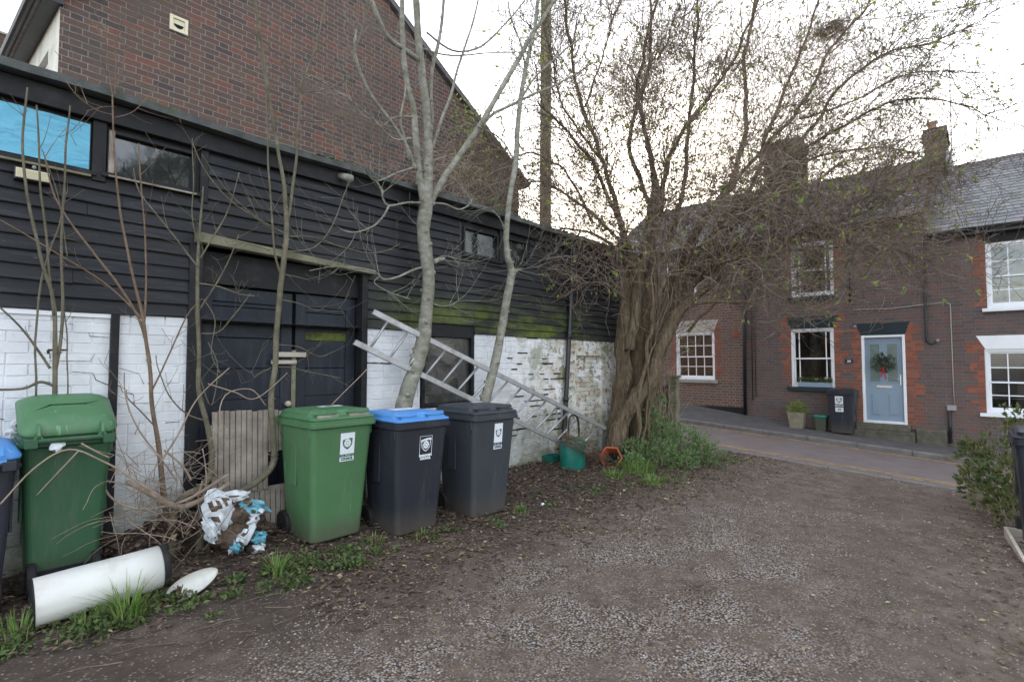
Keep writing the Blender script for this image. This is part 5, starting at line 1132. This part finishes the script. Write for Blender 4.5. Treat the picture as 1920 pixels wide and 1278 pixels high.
# ---- the big gnarled tree
RS = .82; TM = .0030
bt = empty('gnarled_tree', tuple(at(1190, 850, 8.6)), 'big gnarled many-stemmed tree with a tangled twiggy crown and few green leaves', 'tree')
b = MB(); main = []
T_ = [[(1150, 870, 24, 8.3), (1160, 800, 22, 8.4), (1168, 720, 20, 8.4), (1166, 640, 15, 8.4), (1176, 560, 14, 8.4), (1180, 490, 12, 8.5), (1160, 400, 9, 8.5), (1130, 300, 7, 8.4), (1095, 200, 6, 8.4), (1070, 90, 5, 8.3), (1058, -30, 4, 8.2)],
      [(1212, 860, 30, 8.9), (1212, 760, 25, 8.9), (1220, 680, 25, 8.9), (1240, 610, 26, 8.8), (1264, 560, 24, 8.8), (1300, 515, 20, 8.7), (1350, 485, 17, 8.6), (1400, 468, 13, 8.4), (1460, 450, 10, 8.2), (1530, 425, 7, 8.0), (1620, 400, 4, 7.8)],
      [(1146, 880, 18, 8.0), (1164, 800, 19, 8.1), (1190, 748, 18, 8.1), (1226, 700, 17, 8.1), (1246, 640, 15, 8.2), (1268, 585, 14, 8.3), (1320, 545, 11, 8.4), (1380, 500, 9, 8.5), (1450, 430, 8, 8.8), (1520, 350, 6, 9), (1580, 300, 4, 9.2)],
      [(1188, 850, 18, 8.6), (1190, 740, 16, 8.6), (1198, 650, 17, 8.6), (1208, 560, 17, 8.5), (1216, 480, 16, 8.5), (1222, 400, 13, 8.6), (1224, 320, 9, 8.7), (1206, 230, 7, 8.8), (1195, 170, 6, 9), (1215, 70, 5, 9.1), (1235, -30, 4, 9.2)],
      [(1180, 660, 14, 8.3), (1190, 590, 13, 8.3), (1200, 510, 12, 8.2), (1230, 430, 10, 8.1), (1246, 340, 8, 8), (1262, 280, 7.5, 8), (1305, 210, 6, 7.9), (1350, 150, 5, 7.8), (1400, 60, 4, 7.7), (1430, -30, 3, 7.6)],
      [(1240, 620, 18, 8.9), (1262, 540, 15, 9), (1290, 470, 13, 9.1), (1330, 400, 11, 9.2), (1376, 330, 9, 9.3), (1398, 240, 8, 9.4), (1395, 130, 6, 9.5), (1410, 40, 5, 9.6), (1420, -30, 4, 9.6)],
      [(1290, 500, 11, 9), (1350, 420, 10, 9), (1410, 350, 8.5, 9), (1440, 250, 7, 9), (1480, 150, 5, 9), (1520, 50, 4, 9), (1540, -30, 3, 9)],
      [(1222, 400, 9, 8.6), (1196, 330, 8, 8.6), (1180, 260, 7, 8.5), (1205, 180, 6, 8.5), (1220, 100, 5.5, 8.5), (1218, -20, 4, 8.5)],
      [(1200, 540, 11, 8.4), (1178, 450, 9, 8.3), (1140, 370, 7, 8.2), (1110, 300, 6, 8.1), (1060, 245, 4.5, 8), (1010, 190, 3, 7.9)],
      [(1250, 460, 9, 8.5), (1280, 360, 8, 8.5), (1290, 250, 6.5, 8.5), (1300, 150, 5, 8.5), (1305, 50, 4, 8.5), (1312, -30, 3.5, 8.5)],
      [(1300, 510, 9, 8.3), (1380, 410, 8, 8.2), (1450, 330, 7, 8.1), (1510, 280, 5.5, 8), (1590, 230, 4.5, 7.9), (1680, 190, 3.5, 7.8), (1780, 190, 2.6, 7.7), (1850, 218, 1.5, 7.6)],
      [(1320, 480, 8, 8.8), (1420, 370, 7, 8.8), (1500, 270, 6, 8.8), (1580, 160, 5, 8.8), (1660, 100, 4, 8.8), (1740, 80, 2.8, 8.8), (1820, 50, 1.6, 8.8)],
      [(1330, 400, 8, 9.3), (1430, 280, 7, 9.3), (1500, 200, 6, 9.3), (1560, 90, 5, 9.3), (1620, 20, 3.5, 9.3), (1650, -30, 3, 9.3)],
      [(1400, 468, 7, 8.4), (1500, 470, 5.5, 8.1), (1600, 460, 4, 7.9), (1690, 470, 2.6, 7.8), (1750, 490, 1.4, 7.7)],
      [(1262, 590, 9, 8.4), (1310, 570, 7, 8.2), (1370, 562, 5, 8), (1420, 560, 4, 7.9), (1470, 548, 3, 7.8), (1520, 530, 1.6, 7.8)],
      [(1290, 620, 6, 8.5), (1320, 590, 4.5, 8.4), (1370, 545, 4, 8.2), (1440, 505, 3.6, 8), (1520, 500, 2.4, 7.8)],
      [(1190, 500, 7, 8.2), (1130, 450, 5.5, 8), (1080, 430, 4, 7.8), (1030, 440, 2.6, 7.6), (1000, 465, 1.5, 7.5)], [(1180, 470, 6, 8.2), (1110, 400, 5, 8.2), (1050, 360, 4, 8.2), (1000, 340, 3, 8.2), (950, 350, 1.6, 8.2)],
      [(1170, 560, 6, 8.1), (1130, 530, 4, 7.9), (1090, 530, 2.6, 7.7), (1060, 560, 1.4, 7.6)], [(1350, 430, 6, 8.2), (1450, 400, 5, 7.9), (1560, 400, 4, 7.7), (1660, 350, 3, 7.6), (1740, 330, 2, 7.5)],
      [(1450, 330, 5, 8.6), (1550, 290, 4, 8.5), (1640, 275, 3, 8.4), (1720, 290, 2, 8.3), (1760, 330, 1.2, 8.2)], [(1500, 220, 4, 8.6), (1600, 190, 3, 8.5), (1700, 140, 2.4, 8.4), (1790, 130, 1.4, 8.3)],
      [(1130, 300, 5, 8.4), (1070, 230, 4, 8.5), (1040, 140, 3, 8.6), (1020, 40, 2.4, 8.7)], [(1095, 200, 4, 8.4), (1130, 110, 3, 8.5), (1150, 20, 2.4, 8.6)], [(1110, 420, 5, 9.2), (1060, 320, 4, 9.2), (1000, 290, 3, 9.2), (940, 300, 2, 9.2)]]
for s_ in T_: s_ = [(q[0], q[1], q[2] * (.64 if q[2] < 12 else 1), q[3]) for q in s_]; main.append(limb(b, s_, k=28 if s_[0][2] > 12 else 9, dep=8.6, jit=.05, sub=9 if s_[0][2] > 12 else 6))
# furrowed secondary stems twisting round the trunk
for i in range(6):
    x0 = U(1150, 1220); r0 = U(2.5, 6); lean_ = U(0, 50); dd = U(8.0, 8.5); limb(b, [(x0 + lean_ * q / 4 + U(-9, 9), 850 - 95 * q, r0 * (1 - q * .1), dd + U(-.06, .06)) for q in range(5)], k=7, dep=dd, jit=.06, sub=5)
b.build('trunk', 'rough_bark', bt, smooth=True, fix=False)
b = MB()
for op, rr_ in main:
    n = len(op); ln = sum((op[i + 1] - op[i]).length for i in range(n - 1))
    shoots(b, op, rr_, int(ln * 9), (.35, 1.3), .0082, 2, up=.035, wob=.45, kids=8, t0=.33, ang=(.3, 1.1), lf=.07, seglen=.08)
b.build('branches', 'dark_twig', bt, smooth=False, fix=False)
b = MB()
CR = 1.12
def curl(b, p, d, L, r, curv=.8, sag=-.06, k=3, seg=.06):
    n = max(4, int(L / seg)); pts = [p]; d = d.normalized(); bend = Vector((U(-1, 1), U(-1, 1), U(-1, 1))) * curv * .5
    for i in range(n): d = (d + bend * .35 + Vector((U(-1, 1), U(-1, 1), U(-1, 1))) * curv * .25 + Vector((0, 0, sag))).normalized(); p = p + d * (L / n); pts.append(p); bend = (bend + Vector((U(-1, 1), U(-1, 1), U(-1, 1))) * .12) * .97
    b.tube(pts, [max(.0013, CR * r * (1 - .5 * i / n)) for i in range(n + 1)], k, cap=False); return pts
zones = [((1215, 400), (110, 85), (7.9, 9.3), 400), ((1320, 385), (120, 90), (7.8, 9.6), 520), ((1420, 375), (115, 95), (7.8, 9.4), 480), ((1530, 370), (125, 100), (7.7, 8.9), 380), ((1640, 390), (120, 100), (7.6, 8.6), 290), ((1120, 430), (90, 75), (7.7, 8.7), 300), ((1060, 400), (70, 60), (8, 9), 170), ((1440, 500), (100, 40), (7.7, 8.5), 140), ((1460, 310), (70, 60), (8, 9.6), 260), ((1380, 330), (80, 60), (8, 9.6), 200), ((1100, 330), (90, 80), (8, 9.6), 170), ((1040, 500), (60, 60), (7.5, 8.2), 60)]
for (cx, cy_), (sx, sy), (d0, d1), n in zones:
    for i in range(int(n * 2.2)):
        px, py = random.gauss(cx, sx * .6), random.gauss(cy_, sy * .6); p = at(px, py, U(d0, d1)); ps = curl(b, p, Vector((U(-1, 1), U(-1, 1), U(-.8, .6))), U(.25, .85), U(.0022, .0045))
        if rnd() < .10: LEAVES.append((ps[-1], ps[-1] - ps[-2]))
for (cx, cy_), (sx, sy), (d0, d1), n in [((1130, 180), (130, 150), (8, 9.4), 900), ((1280, 180), (130, 150), (8, 9.6), 900), ((1420, 170), (110, 140), (8, 9.6), 900), ((1540, 170), (100, 120), (8, 9.2), 650), ((1640, 260), (90, 90), (7.8, 8.8), 380), ((1340, 300), (120, 60), (8.2, 9.6), 500), ((1060, 330), (80, 90), (8, 9.6), 350), ((1700, 350), (60, 90), (7.7, 8.6), 200), ((1580, 320), (110, 60), (7.8, 8.8), 420), ((1480, 260), (90, 60), (8, 9.2), 300)]:
    for i in range(int(n * 1.7)):
        px, py = random.gauss(cx, sx * .66), random.gauss(cy_, sy * .62); p = at(px, py, U(d0, d1)); rd = (p - at(1230, 520, 8.6)).normalized(); ps = curl(b, p, rd + Vector((U(-1, 1), U(-1, 1), U(-.6, 1))) * .9, U(.2, .75), U(.0020, .0032), .42, .0)
        if rnd() < .045: LEAVES.append((ps[-1], ps[-1] - ps[-2]))
for i in range(45): curl(b, at(U(1160, 1290), U(430, 560), U(8.0, 8.35)), Vector((U(-.5, .5), U(-.5, .5), -1)), U(.3, .9), U(.003, .006), .5, -.12)
b.build('tangled_twigs', 'twig', bt, fix=False)
b = MB()
for p, d in LEAVES:
    for q in range(random.choice((1, 1, 2, 3))): leaf(b, p + Vector((U(-.03, .03), U(-.03, .03), U(-.03, .03))), U(.045, .10), d + Vector((0, 0, -.2)), .5)
b.build('leaves', 'young_leaf', bt, fix=False)
ns = empty('bird_nest', tuple(at(1556, 56, 9.2)), 'dark bird nest of sticks high in the twiggy crown', 'nest'); b = MB(); c0 = at(1556, 56, 9.2)
for i in range(330):
    t = U(0, 6.28); p = c0 + Vector((cos(t) * .18 * U(.3, 1), sin(t) * .18 * U(.3, 1), U(-.10, .09))); curl(b, p, Vector((-sin(t), cos(t), U(-.3, .3))), U(.15, .35), .004, .5, 0)
b.build('sticks', 'dark_twig', ns, fix=False)
# thicket behind the shed roof
th = empty('bramble_thicket', (6.4, 5.8, 3.5), 'leafless brown bramble thicket above the outbuilding roof against the gable wall', 'thicket'); b = MB()
for i in range(760):
    px = U(810, 1010); lo = 300 + (px - 820) * .62; py = lo + abs(random.gauss(0, 46)) - 30; py = min(py, 262 + px * .17)
    curl(b, onY(px, py, U(5.3, 6.8)), Vector((U(-1, 1), U(-1, 1), U(-.6, .8))), U(.3, .9), U(.002, .005), .8, -.04)
b.build('canes', 'twig', th, fix=False); b = MB()
for i in range(90): leafball(b, onY(U(850, 920), U(180, 340), U(5.5, 6.6)), .06, 3, .07)
b.build('leaves', 'young_leaf', th, fix=False)

# ------------------------------------------------------------------ fence, shrubs, undergrowth
fp = at(1264, 760, 9.6); fe = empty('mossy_fence', (fp.x, fp.y, -.1), 'short dark mossy fence ending in a green-stained post behind the trunk', 'fence')
b = MB(); b.box(fp.x - .08, fp.x + .08, fp.y - .08, fp.y + .08, -.4, 1.22); b.box(fp.x - .1, fp.x + .1, fp.y - .1, fp.y + .1, 1.22, 1.27); b.build('post', 'lintel_wood', fe, bev=.01)
b = MB()
for i in range(18): y = fp.y + .1 + i * .15; b.box(fp.x - .015, fp.x + .015, y, y + .14, -.3, 1.1 + U(-.03, .03))
b.build('boards', 'rough_bark', fe)
b = MB()
for i in range(130): curl(b, at(U(1205, 1262), U(690, 830), U(9.3, 9.9)), Vector((U(-.3, .3), U(-.3, .3), 1)), U(.3, 1.2), U(.003, .008), .3, .03)
RS = 1.0
tag(b.build('dead_stems', 'twig', fix=False), 'thicket of upright dead brown stems between the gnarled tree and the fence post', 'stems', kind=None)
def shrub(name, label, clumps, mat, size, n, stems=30):
    c0 = clumps[0][0]; t = empty(name, (c0.x, c0.y, gz(c0.x, c0.y)), label, 'shrub'); b = MB()
    for c, r in clumps:
        for _ in range(int(n * (r / .3) ** 2)):
            d = Vector((random.gauss(0, 1), random.gauss(0, 1), random.gauss(0, 1))).normalized() * (rnd() ** .4); k_ = 1 + .35 * mnoise.noise(c + d * 2.5); p = c + d * r * k_
            if p.z < gz(p.x, p.y): continue
            dr = (d + Vector((0, 0, .5))).normalized()
            for q in range(3): leaf(b, p + Vector((U(-.02, .02), U(-.02, .02), U(-.02, .02))), size * U(.6, 1.25), dr + Vector((U(-.5, .5), U(-.5, .5), 0)), .5)
    b.build('foliage', mat, t, fix=False); b = MB()
    for i in range(stems):
        c, r = random.choice(clumps); p = Vector((c.x + U(-.3, .3) * r, c.y + U(-.3, .3) * r, gz(c.x, c.y))); q = c + Vector((U(-1, 1), U(-1, 1), U(.0, 1))) * r * .85; m_ = p.lerp(q, .5) + Vector((U(-.05, .05), U(-.05, .05), .05)); b.tube([p, m_, q], [.006, .004, .002], 4, cap=False)
    b.build('stems', 'twig', t, fix=False); return t
shrub('low_shrub', 'low grey-green leafy shrub sprawling below the gnarled tree towards the road', [(at(1195, 850, 7.8), .26), (at(1240, 815, 8.2), .32), (at(1292, 832, 8.2), .34), (at(1320, 845, 8.0), .24), (at(1240, 855, 7.7), .26), (at(1280, 868, 7.6), .24), (at(1180, 868, 7.4), .2), (at(1222, 780, 8.3), .18), (at(1236, 750, 8.3), .10)], 'shrub_leaf', .05, 300)
shrub('leafy_bush', 'loose green and yellow leafy bush at the right edge beside the drive', [(at(1880, 862, 6.2), .34), (at(1835, 860, 6.4), .24), (at(1900, 900, 5.6), .30), (at(1850, 910, 5.7), .25), (at(1905, 935, 5.3), .24), (at(1908, 790, 6.3), .20), (at(1822, 845, 6.5), .12), (at(1875, 945, 5.3), .20), (at(1830, 905, 6.0), .20), (at(1905, 965, 5.0), .2)], 'bush_leaf', .07, 120, 110)
def grass(b, c, n, h, spread, wid=.006):
    for _ in range(n):
        t = U(0, 6.28); rr_ = spread * sqrt(rnd()) * .5; p = Vector((c.x + cos(t) * rr_, c.y + sin(t) * rr_, c.z)); L = h * U(.5, 1.15); o_ = Vector((cos(t), sin(t), 0)) * U(.1, 1.0); sd_ = Vector((-sin(t), cos(t), 0)) * wid * U(.6, 1.3); o = len(b.v)
        for i in range(4):
            s_ = i / 3; q = p + o_ * L * s_ * s_ * .8 + Vector((0, 0, 1)) * L * (s_ - .32 * s_ * s_ * min(1, o_.length)); ww = (1 - s_ * .9); b.v += [q - sd_ * ww, q + sd_ * ww]
        b.f += [(o + 2 * i, o + 2 * i + 1, o + 2 * i + 3, o + 2 * i + 2) for i in range(3)]; b.mi += [0] * 3
GT = [((238, 1165), 130, .26, .16, 'tuft of long grass growing up against the white cylinder'), ((520, 1080), 70, .18, .12, 'grass tuft in front of the left wheel of the green bin'), ((30, 1195), 70, .14, .2, 'grass tuft at the bottom left corner below the cylinder'), ((700, 1020), 50, .09, .2, 'short grass tuft at the foot of the green and black bins'), ((1195, 885), 300, .20, .5, 'bright green grass tuft right of the orange pot'), ((1150, 895), 120, .15, .3, 'bright green grass tuft in front of the orange pot'), ((790, 1005), 40, .08, .2, 'short grass tuft at the foot of the black bin'), ((980, 960), 40, .09, .2, 'short grass tuft right of the grey bin'), ((1225, 905), 150, .13, .35, 'bright green grass tuft at the drive edge below the low shrub'), ((160, 1175), 60, .14, .14, 'grass tuft under the middle of the white cylinder')]
for (px, py), n, h, sp_, lb in GT:
    c = onZ(px, py, gz(*onZ(px, py, .03).xy)); c.z = gz(c.x, c.y) - .005; b = MB(); grass(b, c, n, h, sp_); tag(b.build('grass_tuft', 'grass', fix=False), lb, 'grass tuft', 'grass tufts along the verge')
# weeds creeping along the foot of the wall
b = MB()
def verge(x, w0=3.55):                         # edge of the planted strip
    return w0 + .25 * mnoise.noise(Vector((x * 1.3, 0, 0)))
WC = [(U(-.1, 1.0), random.gauss(3.72, .07)) for _ in range(34)] + [(U(1.0, 2.2), random.gauss(3.68, .10)) for _ in range(30)] + [(U(1.9, 3.4), random.gauss(3.50, .07)) for _ in range(13)] + [(U(3.2, 7.2), random.gauss(3.5, .3)) for _ in range(22)]
for cx, cy_ in WC:
    k_ = U(.2, .85) if cx < 2.3 else U(.15, .45)
    for i in range(int(26 * k_)):
        p = Vector((cx + random.gauss(0, .07) * k_, cy_ + random.gauss(0, .06) * k_, 0)); p.z = gz(p.x, p.y); h = U(.0, .085) * k_
        for q in range(4): t = U(0, 6.28); leaf(b, p + Vector((U(-.02, .02), U(-.02, .02), h)), U(.014, .045), Vector((cos(t), sin(t), U(.1, .9))), U(.4, .75))
for i in range(900):
    x, y = U(6.2, 8.6), U(2.9, 4.3)
    if mnoise.noise(Vector((x * 1.7, y * 1.7, 7))) < .05: continue
    p = Vector((x, y, gz(x, y)));
    for q in range(5): leaf(b, p + Vector((U(-.04, .04), U(-.04, .04), U(0, .08))), U(.02, .05), Vector((U(-1, 1), U(-1, 1), .6)), .5)
tag(b.build('weeds', 'weed_leaf', fix=False), kind='stuff')
# dead leaves
def litter(name, n, fn, mat, s0, s1, lift=.012):
    b = MB()
    for i in range(n):
        r = fn()
        if not r: continue
        x, y = r; p = Vector((x, y, gz(x, y) + U(.003, lift))); t = U(0, 6.28); d = Vector((cos(t), sin(t), U(-.25, .35))).normalized(); x_ = Vector((-sin(t), cos(t), U(-.4, .4))).normalized(); s_ = U(s0, s1); w_ = s_ * U(.3, .6); o = len(b.v)
        b.v += [p - d * s_ * .5, p + x_ * w_ * .5 + Vector((0, 0, s_ * U(0, .18))), p + d * s_ * .5, p - x_ * w_ * .5 + Vector((0, 0, s_ * U(0, .18)))]; b.f += [(o, o + 1, o + 2), (o, o + 2, o + 3)]; b.mi += [0, 0]
    tag(b.build(name, mat, fix=False), kind='stuff')
def f_wall():
    x, y = U(-.6, 8.6), 4.7 - abs(random.gauss(0, .75))
    if y < 2.9 or (x < 2.5 and y < 3.5 + .2 * mnoise.noise(Vector((x * 2, 0, 0)))): return None
    if x > 2.5 and rnd() < sm(3.7, 3.0, y) * .75: return None
    return x, y
def f_edge():
    x = U(1.5, 9.4); y = random.gauss(3.15 if x > 3.5 else 3.4, .45); return (x, y) if y < 4.3 else None
def f_any():
    x, y = U(.3, 9.4), U(-2.0, 3.8); return (x, y) if rnd() < .15 + .85 * sm(3, 8, x) * (mnoise.noise(Vector((x * .9, y * .9, 2))) > -.1) else None
def f_right():
    x = U(2.2, 8.8); y = random.gauss(-.35 - (6 - x) * .04, .35); return (x, y) if y > -1.6 else None
litter('wall_leaf_litter', 17000, f_wall, 'litter_dark', .02, .06, .045)
b = MB()
for i in range(900):
    t = U(0, 6.28); r_ = sqrt(rnd()); x, y = 1.18 + .5 * r_ * cos(t), 4.5 + .25 * r_ * sin(t) - .02; leaf(b, Vector((x, y, .08 + .24 * sqrt(max(0, 1 - r_ * r_)) + U(-.03, .04))), U(.02, .055), Vector((U(-1, 1), U(-1.5, .3), U(-.2, .6))), .6)
tag(b.build('mound_leaf_litter', 'litter_dark', fix=False), kind='stuff')
litter('edge_leaf_litter', 8500, f_edge, 'litter', .02, .055)
litter('drive_leaf_litter', 6500, f_any, 'litter_pale', .014, .042)
litter('bush_leaf_litter', 3600, f_right, 'litter', .016, .046, .02)
# loose stones
b = MB()
for i in range(21000):
    x, y = U(.9, 6.4), U(-1.6, 3.55)
    if mnoise.noise(Vector((x * .9, y * .9, 11))) + .5 * mnoise.noise(Vector((x * 2.4, y * 2.4, 5))) < -.02 + .6 * sm(.5, 1.5, abs(y - .12 * x - 1.25)): continue
    s_ = U(.0035, .010) * (1.0 if rnd() < .97 else 1.7); p = Vector((x, y, gz(x, y) + .010 * mnoise.noise(Vector((x * 6, y * 6, 1))) + s_ * .15)); t = U(0, 3.14); a_ = Vector((cos(t), sin(t), 0)) * s_; c_ = Vector((-sin(t), cos(t), 0)) * s_ * U(.6, .95); h = s_ * U(.4, .8); o = len(b.v)
    b.v += [p - a_, p - c_, p + a_, p + c_, p + Vector((0, 0, h)) + a_ * .25, p + Vector((0, 0, h * .9)) - a_ * .35]; b.f += [(o, o + 1, o + 5), (o + 1, o + 4, o + 5), (o + 1, o + 2, o + 4), (o + 2, o + 3, o + 4), (o + 3, o + 5, o + 4), (o + 3, o, o + 5)]; b.mi += [0] * 6
tag(b.build('loose_gravel', 'pebble', fix=False), kind='stuff')
b = MB()
for i in range(520):
    x, y = U(.8, 8.5), U(-1.2, 4.2)
    if rnd() < .5: x, y = U(.5, 7), random.gauss(3.3, .35)
    p = Vector((x, y, gz(x, y) + .01)); t = U(0, 6.28); L = U(.04, .32); pts = [p]
    for q in range(4): t += U(-.4, .4); p = p + Vector((cos(t), sin(t), 0)) * L / 4; p.z = gz(p.x, p.y) + U(.005, .016); pts.append(p.copy())
    b.tube(pts, [.0028, .0026, .002, .0016, .001], 3, cap=False)
for cx, cy_, n in ((1300, 1105, 26), (1290, 995, 14)):
    c = onZ(cx, cy_, 0)
    for i in range(n * 2): p = Vector((c.x + random.gauss(0, .10), c.y + random.gauss(0, .10), gz(c.x, c.y) + U(.004, .03))); curl(b, p, Vector((U(-1, 1), U(-1, 1), .05)), U(.05, .2), .0025, .4, -.02)
tag(b.build('fallen_twigs', 'dark_twig', fix=False), kind='stuff')
# brush pile at the foot of the saplings
bp_ = empty('brush_pile', (1.1, 4.3, .1), 'tangled pile of dead bramble stems and roots at the foot of the saplings', 'brush pile'); b = MB()
CR = .8
for i in range(150):
    p = onY(random.gauss(325, 62), random.gauss(945, 50), U(4.1, 4.5)); p.z = max(p.z, .06); curl(b, p, Vector((U(-1, 1), U(-.7, .5), U(-.3, 1.1))), U(.15, .55), U(.002, .005), .6, -.05)
for s_ in ([(0, 945, 2.6), (60, 880, 2.6), (130, 843, 2.6), (195, 865, 2.8), (255, 905, 3), (300, 930, 3)], [(150, 830, 2.6), (180, 845, 2.6), (203, 855, 2.8)], [(148, 847, 2), (110, 885, 1.8), (70, 930, 1.6)],
           [(180, 882, 2.5), (205, 930, 3), (260, 955, 3.5), (320, 945, 4.5), (380, 920, 5.5), (430, 890, 5)], [(240, 900, 6), (290, 930, 9), (340, 950, 10), (392, 930, 9), (430, 905, 7)], [(300, 870, 3), (340, 800, 2.4), (376, 740, 2), (430, 690, 1.6)],
           [(330, 900, 2.6), (300, 860, 2.4), (240, 770, 2), (235, 700, 1.5)], [(305, 845, 3.4), (340, 875, 3), (358, 900, 3)], [(350, 1000, 2), (372, 960, 2), (390, 900, 2), (378, 840, 1.6)], [(440, 1030, 2.2), (400, 1000, 2.2), (375, 950, 2.2), (380, 900, 1.8)],
           [(410, 800, 1.8), (425, 740, 1.6), (470, 730, 1.6), (500, 760, 1.4)], [(390, 720, 1.8), (440, 735, 1.8), (480, 745, 1.6), (540, 700, 1.2)], [(620, 760, 1.6), (660, 720, 1.5), (690, 690, 1.3)]):
    limb(b, [(q[0], q[1], q[2] * .62) for q in s_], k=6, Y=4.12 if s_[0][0] in (0, 150, 148) else 4.35, jit=.02, sub=5)
b.build('stems', 'twig', bp_, smooth=True, fix=False)
o = crumple('root_mound', Vector((1.18, 4.58, .06)), .46, .20, .24, ['earth'], 5, n=5, amp=.75, fr=3.6); tag(o, 'low mound of dark earth and roots under the brush pile by the wall', 'mound')
# cut twigs in the watering can reaching to the orange pot
tw_ = empty('cut_twigs', (6.3, 4.2, .3), 'bundle of pinkish cut twigs lying from the watering can to the orange pot', 'twigs'); b = MB()
for i in range(16):
    x0, y0 = 1058 + U(-14, 14), 822 + U(-12, 10); x1, y1 = 1140 + U(-16, 14), 868 + U(-14, 8); limb(b, [(x0, y0, .8), ((x0 + x1) / 2 + U(-9, 9), (y0 + y1) / 2 - U(-6, 14), .7), (x1, y1, .5)], k=3, Y=4.02 + U(-.05, .08), sub=3)
for i in range(60): curl(b, onY(1066 + U(-22, 26), 830 + U(-10, 10), 4.1 + U(-.1, .1)), Vector((U(-1, 1), U(-1, 1), 1)), U(.08, .25), .003, .4, 0)
b.build('stems', 'red_bark', tw_, fix=False)
# wooden tray by the right edge
tr = empty('wooden_tray', tuple(onZ(1905, 1020, -.02)), 'low pale wooden tray with dead leaves at the right edge of the drive', 'tray')
q0, q1 = onZ(1886, 990, -.02), onZ(1935, 1075, -.02); dv = (q1 - q0); L = dv.length; dv.normalize(); nv = Vector((-dv.y, dv.x, 0)); 
if nv.dot(_R) < 0: nv = -nv
def trM(a_, b_, c_): return Vector((q0.x, q0.y, gz(q0.x, q0.y))) + dv * a_ + nv * b_ + Vector((0, 0, c_))
b = MB(); b.box(0, L, -.012, .012, 0, .09, trM); b.box(0, L, .5, .524, 0, .09, trM); b.build('side', 'offcut', tr)
b = MB(); b.box(-.024, 0, -.012, .524, 0, .092, trM); b.build('end', 'offcut', tr)
b = MB(); b.box(0, L, .012, .5, .01, .02, trM); b.build('base', 'bare_wood', tr)

# the evergreen across the drive, seen mirrored in the outbuilding's high window
et = empty('evergreen_tree', (4.6, -10.5, -.3), 'dark bushy evergreen tree across the drive, seen only mirrored in the high window', 'tree')
b = MB(); b.tube([Vector((4.6, -10.5, -.4)), Vector((4.7, -10.4, 4)), Vector((4.6, -10.5, 6.5))], [.25, .18, .08], 10); b.build('trunk', 'rough_bark', et, smooth=True)
b = MB()
for i in range(110):
    t = U(0, 6.28); z = U(2.2, 8.3); rr_ = 2.6 * sqrt(max(.05, 1 - ((z - 4.6) / 3.9) ** 2)) * sqrt(rnd()); leafball(b, Vector((4.6 + cos(t) * rr_, -10.5 + sin(t) * rr_, z)), U(.4, .7), 60, .22, .8)
b.build('crown', 'holly', et, fix=False)
